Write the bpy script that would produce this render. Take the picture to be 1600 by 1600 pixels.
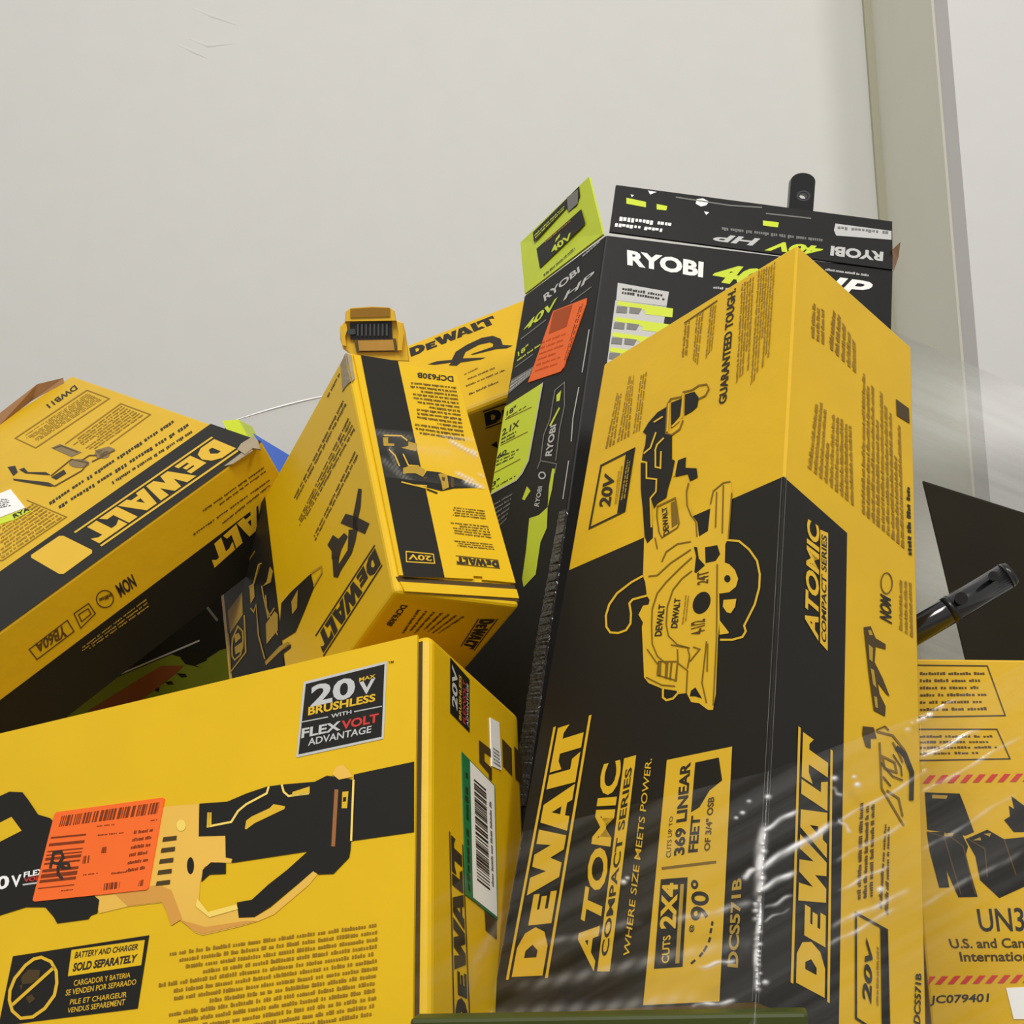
import bpy, bmesh, math, random
import numpy as np
from mathutils import Vector, Matrix
from mathutils.geometry import tessellate_polygon

random.seed(7)
scene = bpy.context.scene
for o in list(bpy.data.objects):
    bpy.data.objects.remove(o)
COL = scene.collection

# ------------------------------------------------------------------ camera
F = 1800.0                      # focal length in pixels of the 1600 px frame
CAM_H = 0.345
zen = Vector((-350, 12800, -1800)).normalized()          # zenith in camera axes (x right, y up, z back)
fwd = Vector((0, 0, -1)); fwd = (fwd - zen * fwd.dot(zen)).normalized()
rgt = fwd.cross(zen).normalized()
ROT = Matrix((rgt, fwd, zen))                            # camera axes -> world axes
CAM = Vector((0, 0, CAM_H))
cam_data = bpy.data.cameras.new('camera'); cam = bpy.data.objects.new('camera', cam_data); COL.objects.link(cam)
cam_data.sensor_width = 36; cam_data.lens = F / 1600 * 36
cam.matrix_world = Matrix.Translation(CAM) @ ROT.to_4x4()
cam_data.clip_start = 0.01
scene.camera = cam

# ------------------------------------------------------------------ light
world = bpy.data.worlds.new('room_light'); scene.world = world; world.use_nodes = True
bg = world.node_tree.nodes['Background']; bg.inputs[0].default_value = (1, 0.985, 0.955, 1); bg.inputs[1].default_value = 0.43

def area_light(name, loc, target, sx, sy, power, col=(1, 0.975, 0.94)):
    l = bpy.data.lights.new(name, 'AREA'); l.shape = 'RECTANGLE'; l.size = sx; l.size_y = sy; l.energy = power; l.color = col
    o = bpy.data.objects.new(name, l); COL.objects.link(o); o.location = loc
    o.rotation_euler = (Vector(target) - Vector(loc)).to_track_quat('-Z', 'Y').to_euler(); return o
area_light('ceiling_light_right', (1.30, -0.75, 2.3), (0.2, 1.2, 0.4), 0.35, 0.9, 22)
area_light('ceiling_light_overhead', (-0.35, -1.1, 2.7), (-0.1, 1.0, 0.4), 1.4, 1.0, 66)

vs = scene.view_settings
vs.view_transform = 'Standard'; vs.look = 'None'; vs.exposure = 0.0; vs.gamma = 1.0; vs.use_curve_mapping = False

# ------------------------------------------------------------------ helpers
def cw(x, y, z):
    """camera frame (x right, y down, z forward) -> world"""
    return CAM + ROT @ Vector((x, -y, -z))
def at(px, py, z):
    """pixel of the 1600 px frame at forward distance z -> world"""
    return cw((px - 800) / F * z, (py - 800) / F * z, z)
def ray(px, py):
    return (at(px, py, 1) - CAM)
def to_px(P):
    v = ROT.transposed() @ (P - CAM)
    return (800 + F * v.x / -v.z, 800 - F * v.y / -v.z)
def on_plane(px, py, p0, n):
    r = ray(px, py); return CAM + r * ((p0 - CAM).dot(n) / r.dot(n))
def crop(ox, oy, s):
    return lambda *pts: [(ox + x / s, oy + y / s) for x, y in pts]
def lin(c):
    return tuple(((v / 255) / 12.92 if v / 255 <= 0.04045 else ((v / 255 + 0.055) / 1.055) ** 2.4) for v in c)

MATS = {}
def mat(name, rgb, rough=0.5, spec=0.4, var=0.0, bump=0.0, bscale=300, metal=0.0, coat=0.0):
    if name in MATS: return MATS[name]
    m = bpy.data.materials.new(name); m.use_nodes = True; nt = m.node_tree; b = nt.nodes['Principled BSDF']
    c = lin(rgb)
    b.inputs['Base Color'].default_value = (*c, 1); b.inputs['Roughness'].default_value = rough
    b.inputs['Specular IOR Level'].default_value = spec; b.inputs['Metallic'].default_value = metal
    b.inputs['Coat Weight'].default_value = coat; b.inputs['Coat Roughness'].default_value = 0.15
    if var or bump:
        tc = nt.nodes.new('ShaderNodeTexCoord')
    if var:
        n = nt.nodes.new('ShaderNodeTexNoise'); n.inputs['Scale'].default_value = 18; n.inputs['Detail'].default_value = 6
        nt.links.new(tc.outputs['Object'], n.inputs['Vector'])
        r = nt.nodes.new('ShaderNodeMapRange'); r.inputs['From Min'].default_value = 0.3; r.inputs['From Max'].default_value = 0.7
        r.inputs['To Min'].default_value = 1 - var; r.inputs['To Max'].default_value = 1 + var
        nt.links.new(n.outputs['Fac'], r.inputs['Value'])
        mx = nt.nodes.new('ShaderNodeMix'); mx.data_type = 'RGBA'; mx.blend_type = 'MULTIPLY'; mx.inputs[0].default_value = 1
        mx.inputs[6].default_value = (*c, 1); nt.links.new(r.outputs[0], mx.inputs[7]); nt.links.new(mx.outputs[2], b.inputs['Base Color'])
    if bump:
        n2 = nt.nodes.new('ShaderNodeTexNoise'); n2.inputs['Scale'].default_value = bscale; n2.inputs['Detail'].default_value = 3
        nt.links.new(tc.outputs['Object'], n2.inputs['Vector'])
        bp = nt.nodes.new('ShaderNodeBump'); bp.inputs['Strength'].default_value = bump; bp.inputs['Distance'].default_value = 0.002
        nt.links.new(n2.outputs['Fac'], bp.inputs['Height']); nt.links.new(bp.outputs[0], b.inputs['Normal'])
    MATS[name] = m; return m
YEL = mat('yellow_carton', (211, 169, 22), 0.42, 0.35, 0.05, 0.12, 120)
YEL2 = mat('yellow_gloss_carton', (217, 176, 12), 0.36, 0.38, 0.03, 0.10, 90)
YINK = mat('yellow_ink', (214, 172, 36), 0.42, 0.4, 0.03)
BLK = mat('black_ink', (28, 26, 21), 0.5, 0.24, 0.08)
DINK = mat('dark_lettering', (42, 37, 30), 0.5, 0.3)
FINE = mat('fine_print_ink', (142, 108, 26), 0.5, 0.3)
FINE2 = mat('fine_print_dark_ink', (84, 62, 24), 0.5, 0.3)
FINEY = mat('fine_print_yellow_ink', (170, 138, 44), 0.5, 0.3)
OLIVE = mat('olive_line_ink', (120, 92, 20), 0.5, 0.3)
TAN = mat('tan_picture_ink', (224, 178, 74), 0.42, 0.4, 0.05)
TAND = mat('brown_picture_ink', (150, 96, 50), 0.42, 0.4)
TANL = mat('pale_picture_ink', (236, 206, 100), 0.42, 0.4)
BROWN = mat('dark_brown_ink', (70, 54, 24), 0.5, 0.3)
BLKB = mat('black_carton', (28, 28, 27), 0.5, 0.22, 0.08, 0.10, 80)
WHITE = mat('white_ink', (236, 236, 232), 0.45, 0.4)
SILV = mat('silver_ink', (186, 186, 184), 0.4, 0.4)
GREY = mat('grey_ink', (112, 112, 108), 0.45, 0.4)
LIME = mat('lime_ink', (198, 214, 44), 0.42, 0.4, 0.04)
LIMEB = mat('lime_carton', (190, 206, 44), 0.45, 0.4, 0.06, 0.1, 80)
RED = mat('red_ink', (196, 52, 44), 0.45, 0.4)
ORANGE = mat('orange_sticker', (238, 104, 34), 0.5, 0.35, 0.03)
ORINK = mat('orange_sticker_ink', (122, 52, 22), 0.55, 0.2)
GREEN = mat('green_label', (24, 112, 62), 0.4, 0.45)
BLUE = mat('blue_carton', (58, 98, 196), 0.45, 0.4, 0.05)
KRAFT = mat('brown_cardboard', (150, 112, 78), 0.8, 0.2, 0.1, 0.2, 200)
TAPE = mat('grey_torn_paper', (150, 136, 112), 0.7, 0.2, 0.2, 0.3, 300)
BPLAST = mat('black_plastic', (30, 30, 31), 0.28, 0.5)
YPLAST = mat('yellow_plastic', (224, 180, 44), 0.35, 0.5, 0.08)
YPLD = mat('amber_plastic', (146, 104, 16), 0.4, 0.5, 0.06)

def link(o, parent=None):
    COL.objects.link(o)
    if parent is not None: o.parent = parent
    return o
def mesh_obj(name, verts, faces, material, parent=None, smooth=False, base=None):
    base = base if base is not None else (Vector(parent['_b']) if parent is not None else Vector((0, 0, 0)))
    me = bpy.data.meshes.new(name); me.from_pydata([tuple(Vector(v) - base) for v in verts], [], faces); me.update()
    me.materials.append(material)
    if smooth:
        for p in me.polygons: p.use_smooth = True
    o = bpy.data.objects.new(name, me)
    if parent is None: o.location = base
    return link(o, parent)
def tag(o, label, cat, group=None):
    o['label'] = label; o['category'] = cat
    if group: o['group'] = group
    return o
def root_at(name, base, label, cat, group=None):
    o = bpy.data.objects.new(name, None); o.empty_display_size = 0.05; o.location = base; COL.objects.link(o)
    o['_b'] = tuple(base); return tag(o, label, cat, group)
def tri2d(loops):
    """loops of 2D points, the first outer, the rest holes -> (points, triangles)"""
    pl = [[Vector((x, y, 0)) for x, y in lp] for lp in loops]
    tris = tessellate_polygon(pl); return [p for lp in loops for p in lp], [tuple(t) for t in tris]

# ---- lettering: glyph outlines as triangles inside the unit square
_tc = {}
def glyphs(s, bold=0.0, shear=0.0):
    key = (s, bold, shear)
    if key in _tc: return _tc[key]
    cu = bpy.data.curves.new('t', 'FONT'); cu.body = s; cu.offset = bold; cu.shear = shear; cu.resolution_u = 3
    o = bpy.data.objects.new('t', cu); COL.objects.link(o)
    dg = bpy.context.evaluated_depsgraph_get(); me = o.evaluated_get(dg).to_mesh()
    me.calc_loop_triangles()
    v = np.array([(p.co.x, p.co.y) for p in me.vertices]); f = [tuple(t.vertices) for t in me.loop_triangles]
    o.evaluated_get(dg).to_mesh_clear(); bpy.data.objects.remove(o); bpy.data.curves.remove(cu)
    mn, mx = v.min(0), v.max(0); v = (v - mn) / (mx - mn); v[:, 1] = 1 - v[:, 1]
    _tc[key] = ([tuple(p) for p in v], f); return _tc[key]
LOGO = [
 [[(0, 0), (0, 1), (.58, 1), (.86, .82), (.97, .5), (.86, .18), (.58, 0)], [(.36, .3), (.5, .3), (.62, .5), (.5, .7), (.36, .7)]],
 [[(1.02, 0), (1.02, .76), (1.66, .76), (1.66, .56), (1.33, .56), (1.33, .48), (1.6, .48), (1.6, .3), (1.33, .3), (1.33, .2), (1.68, .2), (1.68, 0)]],
 [[(1.66, 1), (2.04, 1), (2.13, .48), (2.28, 1), (2.54, 1), (2.69, .48), (2.78, 1), (3.1, 1), (2.84, 0), (2.54, 0), (2.41, .42), (2.26, 0), (1.96, 0)]],
 [[(2.94, 0), (3.26, 1), (3.66, 1), (3.98, 0), (3.62, 0), (3.58, .16), (3.3, .16), (3.26, 0)], [(3.35, .34), (3.53, .34), (3.44, .66)]],
 [[(4.02, 0), (4.02, 1), (4.36, 1), (4.36, .26), (4.6, .26), (4.72, .0)]],
 [[(4.42, 1), (5.5, 1), (5.5, .58), (5.32, .74), (5.18, .74), (5.18, 0), (4.82, 0), (4.82, .74), (4.64, .74), (4.42, .58)]]]
def logo_geo(bars):
    V, T = [], []
    loops = [l for l in LOGO]
    if bars: loops = loops + [[[(-.05, 1.09), (5.56, 1.09), (5.56, 1.18), (-.05, 1.18)]], [[(-.05, -.18), (5.56, -.18), (5.56, -.09), (-.05, -.09)]]]
    for lp in loops:
        v, t = tri2d(lp); b = len(V); V += v; T += [tuple(i + b for i in q) for q in t]
    a = np.array(V); mn, mx = a.min(0), a.max(0); a = (a - mn) / (mx - mn); a[:, 1] = 1 - a[:, 1]
    return [tuple(p) for p in a], T

STEP = 0.00014
class Face:
    """one flat side of a carton; s runs c00->c10, t runs c00->c01; pixels of the photo are laid onto it along their rays"""
    def __init__(self, owner, c00, c10, c11, c01, centre, lift=0.0):
        self.o = owner; self.sub = None; self.base = Vector(owner['_b']); self.c = (c00, c10, c11, c01); self.lift = lift
        n = (c10 - c00).cross(c01 - c00).normalized()
        if n.dot((c00 + c11) / 2 - centre) < 0: n = -n
        self.n = n
        src = [to_px(p) for p in self.c]; dst = [(0, 0), (1, 0), (1, 1), (0, 1)]
        A = []
        for (x, y), (u, v) in zip(src, dst):
            A += [[x, y, 1, 0, 0, 0, -u * x, -u * y, -u], [0, 0, 0, x, y, 1, -v * x, -v * y, -v]]
        self.H = np.linalg.svd(np.array(A))[2][-1].reshape(3, 3)
    def st(self, p):
        q = self.H @ np.array([p[0], p[1], 1.0]); return (q[0] / q[2], q[1] / q[2])
    def P(self, st, off=0.0):
        s, t = st; a, b, c, d = self.c
        return a * (1 - s) * (1 - t) + b * s * (1 - t) + c * s * t + d * (1 - s) * t + self.n * (off + self.lift)
    def off(self, layer): return STEP * (layer + 1)
    def emit(self, name, sts, tris, m, layer, clamp=True, lo=0.002, hi=0.998):
        if clamp: sts = [(min(max(s, lo), hi), min(max(t, lo), hi)) for s, t in sts]
        return mesh_obj(name, [self.P(p, self.off(layer)) for p in sts], tris, m, self.sub or self.o, base=self.base)
    def poly(self, name, pts, m, layer=1, holes=(), clamp=True):
        loops = [[self.st(p) for p in pts]] + [[self.st(p) for p in h] for h in holes]
        v, t = tri2d(loops); return self.emit(name, v, t, m, layer, clamp)
    def polys(self, name, plist, m, layer=1):
        for pts in plist: o = self.poly(name, pts, m, layer)
        return o
    def stpoly(self, name, sts, m, layer=0):
        v, t = tri2d([sts]); return self.emit(name, v, t, m, layer, True, 0.0, 1.0)
    def quadmap(self, quad):
        q = [self.st(p) for p in quad]
        def f(u, v):
            return tuple(q[0][i] * (1 - u) * (1 - v) + q[1][i] * u * (1 - v) + q[2][i] * u * v + q[3][i] * (1 - u) * v for i in (0, 1))
        return f
    def text(self, name, s, quad, m, layer=2, bold=0.02, shear=0.0):
        v, t = glyphs(s, bold, shear); f = self.quadmap(quad)
        return self.emit(name, [f(*p) for p in v], t, m, layer)
    def logo(self, name, quad, m, layer=2, bars=True):
        v, t = logo_geo(bars); f = self.quadmap(quad); return self.emit(name, [f(*p) for p in v], t, m, layer)
    def lines(self, name, paths, w, m, layer=3):
        """polylines of a width in pixels, each with mitred joints"""
        for pts in paths:
            n = len(pts); cl = n > 2 and pts[0] == pts[-1]; V = []
            for k in range(n):
                a = pts[k - 1] if k > 0 else (pts[-2] if cl else None); b = pts[k + 1] if k < n - 1 else (pts[1] if cl else None); p = pts[k]
                ds = []
                for u, v in ((a, p), (p, b)):
                    if u is None or v is None: continue
                    L = math.hypot(v[0] - u[0], v[1] - u[1]) or 1; ds.append(((v[0] - u[0]) / L, (v[1] - u[1]) / L))
                nx = -sum(d[1] for d in ds); ny = sum(d[0] for d in ds); L = math.hypot(nx, ny) or 1; nx /= L; ny /= L
                c = max(.45, -nx * ds[0][1] + ny * ds[0][0]); h = w / 2 / c
                V += [self.st((p[0] + nx * h, p[1] + ny * h)), self.st((p[0] - nx * h, p[1] - ny * h))]
            o = self.emit(name, V, [(2 * k, 2 * k + 1, 2 * k + 3, 2 * k + 2) for k in range(n - 1)], m, layer)
        return o
    def fine(self, name, quad, rows, m, layer=2, align='l', fill=0.62, chars=40, rag=0.35):
        """rows of tiny illegible print"""
        f = self.quadmap(quad); V, T = [], []
        for r in range(rows):
            v0 = (r + 0.5 - fill / 2) / rows; v1 = (r + 0.5 + fill / 2) / rows
            ln = 1 - random.random() * rag if r % 4 == 3 else 1 - random.random() * rag * .3
            a = 0.0 if align == 'l' else 1 - ln
            e = a + ln; u = a; cwid = 1.0 / chars; word = random.randint(2, 9)
            while u < e:
                if word == 0: u += cwid * .9; word = random.randint(2, 9); continue
                word -= 1
                h0 = v0 + (v1 - v0) * random.choice((0, .15, .3, .3)); uu = u + cwid * random.uniform(.62, .9)
                b = len(V); V += [f(u, h0), f(uu, h0), f(uu, v1), f(u, v1)]; T.append((b, b + 1, b + 2, b + 3)); u += cwid
        return self.emit(name, V, T, m, layer)
    def bars(self, name, quad, n, m, layer=3, along='u', duty=0.5):
        f = self.quadmap(quad); V, T = [], []; u = 0.0; un = 1.0 / n
        while u < 1:
            w = un * random.choice((.35, .5, .8, 1.1)) * duty * 1.6; u1 = min(1, u + w); b = len(V)
            V += [f(u, 0), f(u1, 0), f(u1, 1), f(u, 1)] if along == 'u' else [f(0, u), f(1, u), f(1, u1), f(0, u1)]
            T.append((b, b + 1, b + 2, b + 3)); u = u1 + un * random.choice((.3, .4, .8)) * (1.6 - duty)
        return self.emit(name, V, T, m, layer)
    def slab(self, name, pts, m, th, layer=0, clamp=False):
        """a raised sheet of thickness th on the face"""
        sts = [self.st(p) for p in pts]
        if clamp: sts = [(min(max(s, 0), 1), min(max(t, 0), 1)) for s, t in sts]
        n = len(sts); v, t = tri2d([sts])
        lo = [self.P(p, 0.0) for p in v]; hi = [self.P(p, th) for p in v]
        fs = [tuple(i + n for i in q) for q in t] + [(i, (i + 1) % n, (i + 1) % n + n, i + n) for i in range(n)]
        return mesh_obj(name, lo + hi, fs, m, self.sub or self.o, base=self.base)
def ell(cx, cy, rx, ry, rot=0, n=24):
    c, s = math.cos(rot), math.sin(rot)
    return [(cx + rx * math.cos(a) * c - ry * math.sin(a) * s, cy + rx * math.cos(a) * s + ry * math.sin(a) * c) for a in (2 * math.pi * i / n for i in range(n))]
def closed(p): return list(p) + [p[0]]

FACES = {'i0': (0, 0), 'i1': (0, 1), 'j0': (1, 0), 'j1': (1, 1), 'k0': (2, 0), 'k1': (2, 1)}
class Carton:
    def __init__(self, name, label, cat, C, m, bevel=0.0012, group=None, seg=2, part='carton_body'):
        self.C = C; pts = list(C.values())
        self.centre = sum(pts, Vector()) / 8
        base = Vector((self.centre.x, self.centre.y, min(p.z for p in pts)))
        self.root = root_at(name, base, label, cat, group)
        bm = bmesh.new(); vs_ = {k: bm.verts.new(p - base) for k, p in C.items()}
        for ax in range(3):
            o1, o2 = [a for a in range(3) if a != ax]
            for val in (0, 1):
                ks = []
                for a, b in ((0, 0), (1, 0), (1, 1), (0, 1)):
                    k = [0, 0, 0]; k[ax] = val; k[o1] = a; k[o2] = b; ks.append(tuple(k))
                bm.faces.new([vs_[k] for k in ks])
        bmesh.ops.recalc_face_normals(bm, faces=bm.faces)
        bmesh.ops.bevel(bm, geom=list(bm.edges), offset=bevel, segments=seg, profile=0.5, affect='EDGES')
        me = bpy.data.meshes.new(part); bm.to_mesh(me); bm.free(); me.materials.append(m)
        self.body = link(bpy.data.objects.new(part, me), self.root)
    def face(self, which, sa, ta, lift=0.0):
        ax, val = FACES[which]
        def c(s, t):
            k = [0, 0, 0]; k[ax] = val; k[sa] = s; k[ta] = t; return self.C[tuple(k)]
        return Face(self.root, c(0, 0), c(1, 0), c(1, 1), c(0, 1), self.centre, lift)
def cuboid(w, N, d, scale=1.0):
    w = Vector(w); R = Matrix.Rotation(w.length, 3, w.normalized())
    C = {}
    for i in (0, 1):
        for j in (0, 1):
            for k in (0, 1):
                v = (Vector(N) + R @ Vector((d[0] * i, d[1] * j, d[2] * k))) * scale
                C[(i, j, k)] = cw(*v)
    return C
def para(P0, e1, e2, e3):
    return {(i, j, k): P0 + e1 * i + e2 * j + e3 * k for i in (0, 1) for j in (0, 1) for k in (0, 1)}

# ------------------------------------------------------------------ the room
WALL = mat('painted_wall', (211, 210, 206), 0.75, 0.25, 0.012, 0.06, 60)
WALLR = mat('painted_wall_white', (208, 206, 204), 0.75, 0.25, 0.012, 0.08, 60)
SIDE = mat('painted_wall_side', (214, 212, 198), 0.75, 0.25, 0.012, 0.08, 60)
CONC = mat('concrete_floor', (128, 124, 116), 0.7, 0.3, 0.12, 0.1, 60)
def structure(name, verts, faces, m, parent=None):
    o = mesh_obj(name, verts, faces, m, parent, base=Vector((0, 0, 0)))
    if parent is None: o['kind'] = 'structure'
    return o
def boxgeo(x0, x1, y0, y1, z0, z1):
    v = [(x, y, z) for x in (x0, x1) for y in (y0, y1) for z in (z0, z1)]
    return v, [(0, 1, 3, 2), (4, 6, 7, 5), (0, 4, 5, 1), (2, 3, 7, 6), (0, 2, 6, 4), (1, 5, 7, 3)]
YW = 2.0
def xat(px, y):     # world x of a pixel column (at the frame's upper part) on the vertical plane Y = y
    r = ray(px, 150); return CAM.x + r.x * (y - CAM.y) / r.y
XC = xat(1372, YW)                  # inner corner
# the return wall ends where the photo shows its outer edge
yy = YW
while xat(1492, yy) > XC: yy -= 0.004
YP = yy
structure('wall_back', *boxgeo(-2.6, XC + 0.002, YW, YW + 0.1, 0, 2.9), WALL)
wr = structure('wall_right', *boxgeo(XC, 2.6, YP, YW + 0.1, 0, 2.9), WALLR)
v, f = boxgeo(XC - 0.004, XC, YP + 0.052, YW - 0.001, 0, 2.9)
structure('trim_1', v, f, SIDE)
v, f = boxgeo(XC - 0.017, XC - 0.0035, YW - 0.010, YW - 0.0005, 0, 2.9)
structure('trim_2', v, f, mat('olive_sealant', (176, 174, 152), 0.7, 0.2))
structure('floor', *boxgeo(-2.6, 2.6, -2.4, YW, -0.1, 0), CONC)
# scuffed plaster on the back wall
wb = bpy.data.objects['wall_back']
for pts in ([(300, 12), (330, 25), (372, 40)], [(275, 68), (300, 80), (325, 92)], [(295, 60), (325, 72), (368, 68)]):
    V = []
    for k, (x, y) in enumerate(pts):
        w_ = (0.0006, 0.0035, 0.0006)[k]
        r = ray(x, y); P = CAM + r * ((YW - CAM.y) / r.y)
        V += [P + Vector((0, 0, w_)), P + Vector((0, -0.0018 if k == 1 else -0.0005, 0)), P - Vector((0, 0, w_))]
    o = mesh_obj('plaster_ridge', V, [(0, 1, 4, 3), (1, 2, 5, 4), (3, 4, 7, 6), (4, 5, 8, 7)], WALL, wb, True, base=Vector((0, 0, 0)))

# ------------------------------------------------------------------ saw carton (right foreground)
CB = cuboid((-0.50525, -0.62315, 0.36703), (0.15826, -0.14828, 0.63957), (0.10633, 0.4, 0.15577))
B = Carton('saw_carton', 'tall yellow and black carton with a circular saw picture, leaning in the right foreground', 'box', CB, YEL, 0.0011)
FL = B.face('i0', 2, 1); FR = B.face('k0', 0, 1)
b1 = crop(930, 580, 5.714); b2 = crop(930, 840, 5.714); b3 = crop(900, 1120, 3.81); b4 = crop(780, 1100, 3.478)
b5 = crop(1230, 760, 4.706); b6 = crop(1260, 560, 4.706); b7 = crop(1300, 860, 3.2); b8 = crop(1180, 1100, 3.2)
b9 = crop(1020, 400, 5.714); b10 = crop(900, 680, 9.41)
t0 = FL.st((1224, 745))[1]; t1 = FL.st((885, 893))[1]
FL.stpoly('black_panel', [(0, t0), (1, t1), (1, 1), (0, 1)], BLK)
# picture of the saw
body = b1((440, 1490), (445, 1380), (860, 1200), (860, 1280), (915, 1350), (930, 1480), (1010, 1430), (1035, 1200), (1060, 1075), (1150, 1000), (1215, 990), (1225, 1100), (1190, 1500)) + \
    b2((1165, 60), (1160, 225), (1200, 240), (1250, 290), (1280, 370), (1260, 440), (1200, 490), (1130, 500), (1110, 500), (1115, 740), (1100, 900), (1080, 1400), (1055, 1540), (1010, 1540), (930, 1480), (860, 1470), (820, 1390), (740, 1400), (730, 1370), (600, 1350), (480, 1300), (440, 1250), (420, 800), (430, 760), (390, 690), (430, 610), (480, 600), (490, 560), (465, 520), (450, 400), (430, 345), (435, 200), (440, 10))
FL.sub = FL.poly('tool_picture', body, YINK, 1)
FL.polys('tool_picture_blade', [b2((1150, 560), (1265, 550), (1255, 620), (1215, 680), (1180, 670), (1145, 620)), b2((1115, 740), (1200, 850), (1190, 860), (1115, 870))], YINK, 2)
FL.lines('tool_picture_outline', [b2((430, 345), (330, 400), (200, 500), (130, 600), (100, 700), (105, 800), (140, 850), (210, 855), (280, 830), (320, 770), (325, 680), (310, 590), (340, 555), (470, 520)),
    b2((1180, 25), (1290, 35), (1380, 110), (1450, 210), (1475, 330), (1470, 450), (1430, 600), (1380, 700), (1335, 790), (1350, 840), (1320, 890), (1230, 915), (1120, 915)),
    b2((610, 1350), (610, 1430), (640, 1455), (700, 1440), (740, 1395))], 3.2, YINK, 2)
FL.polys('tool_picture_dark', [b2(*ell(955, 585, 74, 104, 0.45)), b2((885, 85), (905, 170), (890, 310), (905, 320), (985, 250), (930, 190), (915, 90)), b2((985, 90), (1095, 70), (1120, 150), (1080, 210), (990, 230)),
    b2((860, 1370), (900, 1340), (960, 1440), (900, 1420), (850, 1420)), b2(*ell(1185, 370, 28, 32)),
    b1((430, 545), (480, 460), (560, 370), (650, 315), (640, 560), (690, 570), (690, 790), (715, 800), (690, 930), (655, 1050), (640, 1130), (560, 1180), (530, 1230), (500, 1130), (540, 1080), (560, 980), (460, 960), (450, 830), (420, 800), (430, 730), (450, 660), (460, 570)),
    b1((410, 820), (450, 830), (460, 960), (550, 975), (545, 1080), (490, 1130), (500, 1250), (520, 1400), (520, 1490), (470, 1540), (445, 1480), (430, 1250), (410, 1050)),
    b1((680, 285), (780, 245), (760, 400), (700, 470), (680, 520)), b1((805, 210), (890, 185), (930, 240), (915, 320), (870, 360), (800, 400)),
    b1((740, 800), (815, 770), (810, 865), (910, 870), (920, 950), (850, 985), (830, 920), (720, 945))], BLK, 2)
FL.lines('tool_picture_line', [b2((640, 1130), (560, 1060), (515, 950), (510, 800), (515, 640), (560, 500), (640, 400), (760, 280), (870, 180)),
    b2((850, 990), (740, 960), (660, 880), (640, 780), (650, 620), (700, 470), (780, 370), (870, 300)), b2((480, 350), (560, 340), (680, 230), (860, 110)),
    b2((600, 220), (640, 130), (740, 60), (860, 40)), b2((1095, 240), (1090, 900), (1060, 1500)), b2((1010, 950), (1005, 1200)), b2((470, 1000), (560, 1130)), b2((460, 1250), (600, 1320), (720, 1330)),
    b2((680, 960), (830, 985), (850, 1060), (830, 1170)), b2((740, 1120), (830, 1190), (820, 1390)), b2((880, 980), (940, 1000), (850, 1110)), b2((1000, 930), (960, 1300), (1000, 1480)), b2((740, 1000), (745, 1110), (570, 1110), (560, 1230), (730, 1280), (740, 1130)),
    b1((1090, 1080), (1080, 1400)), b1((1150, 1020), (1140, 1450)), b1((840, 1000), (820, 1080), (825, 1200), (860, 1290), (905, 1350), (915, 1480)),
    b1((650, 300), (680, 250), (780, 230), (790, 190), (870, 170), (930, 130), (1000, 120), (1020, 160), (990, 220), (930, 250)), b1((650, 300), (635, 560), (690, 570), (760, 520), (790, 440)),
    b1((560, 1210), (720, 1135), (755, 1360), (740, 1400), (600, 1490), (575, 1440), (555, 1290), (560, 1210)),
    b1((1225, 1090), (1195, 1500)), b1((1035, 1190), (1060, 1075), (1150, 1000), (1215, 990)), b1((540, 1490), (560, 1590))], 2.2, OLIVE, 3)
FL.lines('tool_picture_highlight', [b1((420, 810), (465, 820), (465, 960), (555, 970), (550, 1080), (500, 1140), (510, 1400)), b1((440, 740), (500, 690), (550, 550)), b1((540, 720), (560, 660), (620, 600)), b1((545, 710), (545, 860), (590, 870), (595, 720)), b1((530, 460), (610, 410)),
    b1((665, 290), (650, 545)), b1((792, 200), (780, 420)), b1((710, 940), (740, 800)), b1((690, 500), (760, 440))], 2.4, YINK, 4)
FL.text('tool_picture_lettering', 'DEWALT', b2((535, 885), (575, 600), (630, 600), (600, 880)), DINK, 3, 0.03)
FL.text('tool_picture_lettering', 'DEWALT', b2((680, 810), (715, 545), (770, 545), (740, 810)), DINK, 3, 0.03)
FL.fine('fine_print', b2((775, 790), (805, 510), (850, 520), (825, 740)), 2, FINE, 3)
FL.text('tool_picture_lettering', '4-1/2', b2((860, 885), (860, 760), (990, 725), (985, 850)), FINE2, 3, 0.02)
FL.text('tool_picture_lettering', '24T', b2((915, 430), (915, 320), (1020, 290), (1015, 410)), FINE2, 3, 0.02)
FL.bars('tool_picture_vent', b2((570, 1240), (570, 1110), (740, 1120), (720, 1290)), 4, OLIVE, 3, 'v')
FL.text('tool_picture_lettering', 'DEWALT', b1((615, 1480), (600, 1230), (645, 1205), (668, 1450)), DINK, 3, 0.03)
FL.polys('tool_picture_label', [b1((680, 1180), (720, 1160), (745, 1360), (690, 1400))], OLIVE, 3)
# 20V badge
FL.sub = None
FL.sub = FL.lines('badge_frame', [closed(b10((375, 450), (865, 200), (720, 1120), (205, 1370)))], 2.6, DINK, 2)
FL.poly('badge_panel', b10((745, 245), (865, 195), (720, 1125), (612, 1150)), BLK, 2)
FL.text('badge_lettering', '20V', b10((330, 1100), (430, 560), (590, 545), (510, 1050)), DINK, 2, 0.03, 0.2)
FL.fine('fine_print', b10((570, 1020), (620, 480), (700, 440), (610, 1010)), 2, FINE, 2)
FL.fine('fine_print', b10((655, 970), (755, 380), (815, 360), (740, 930)), 2, FINEY, 3)
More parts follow.
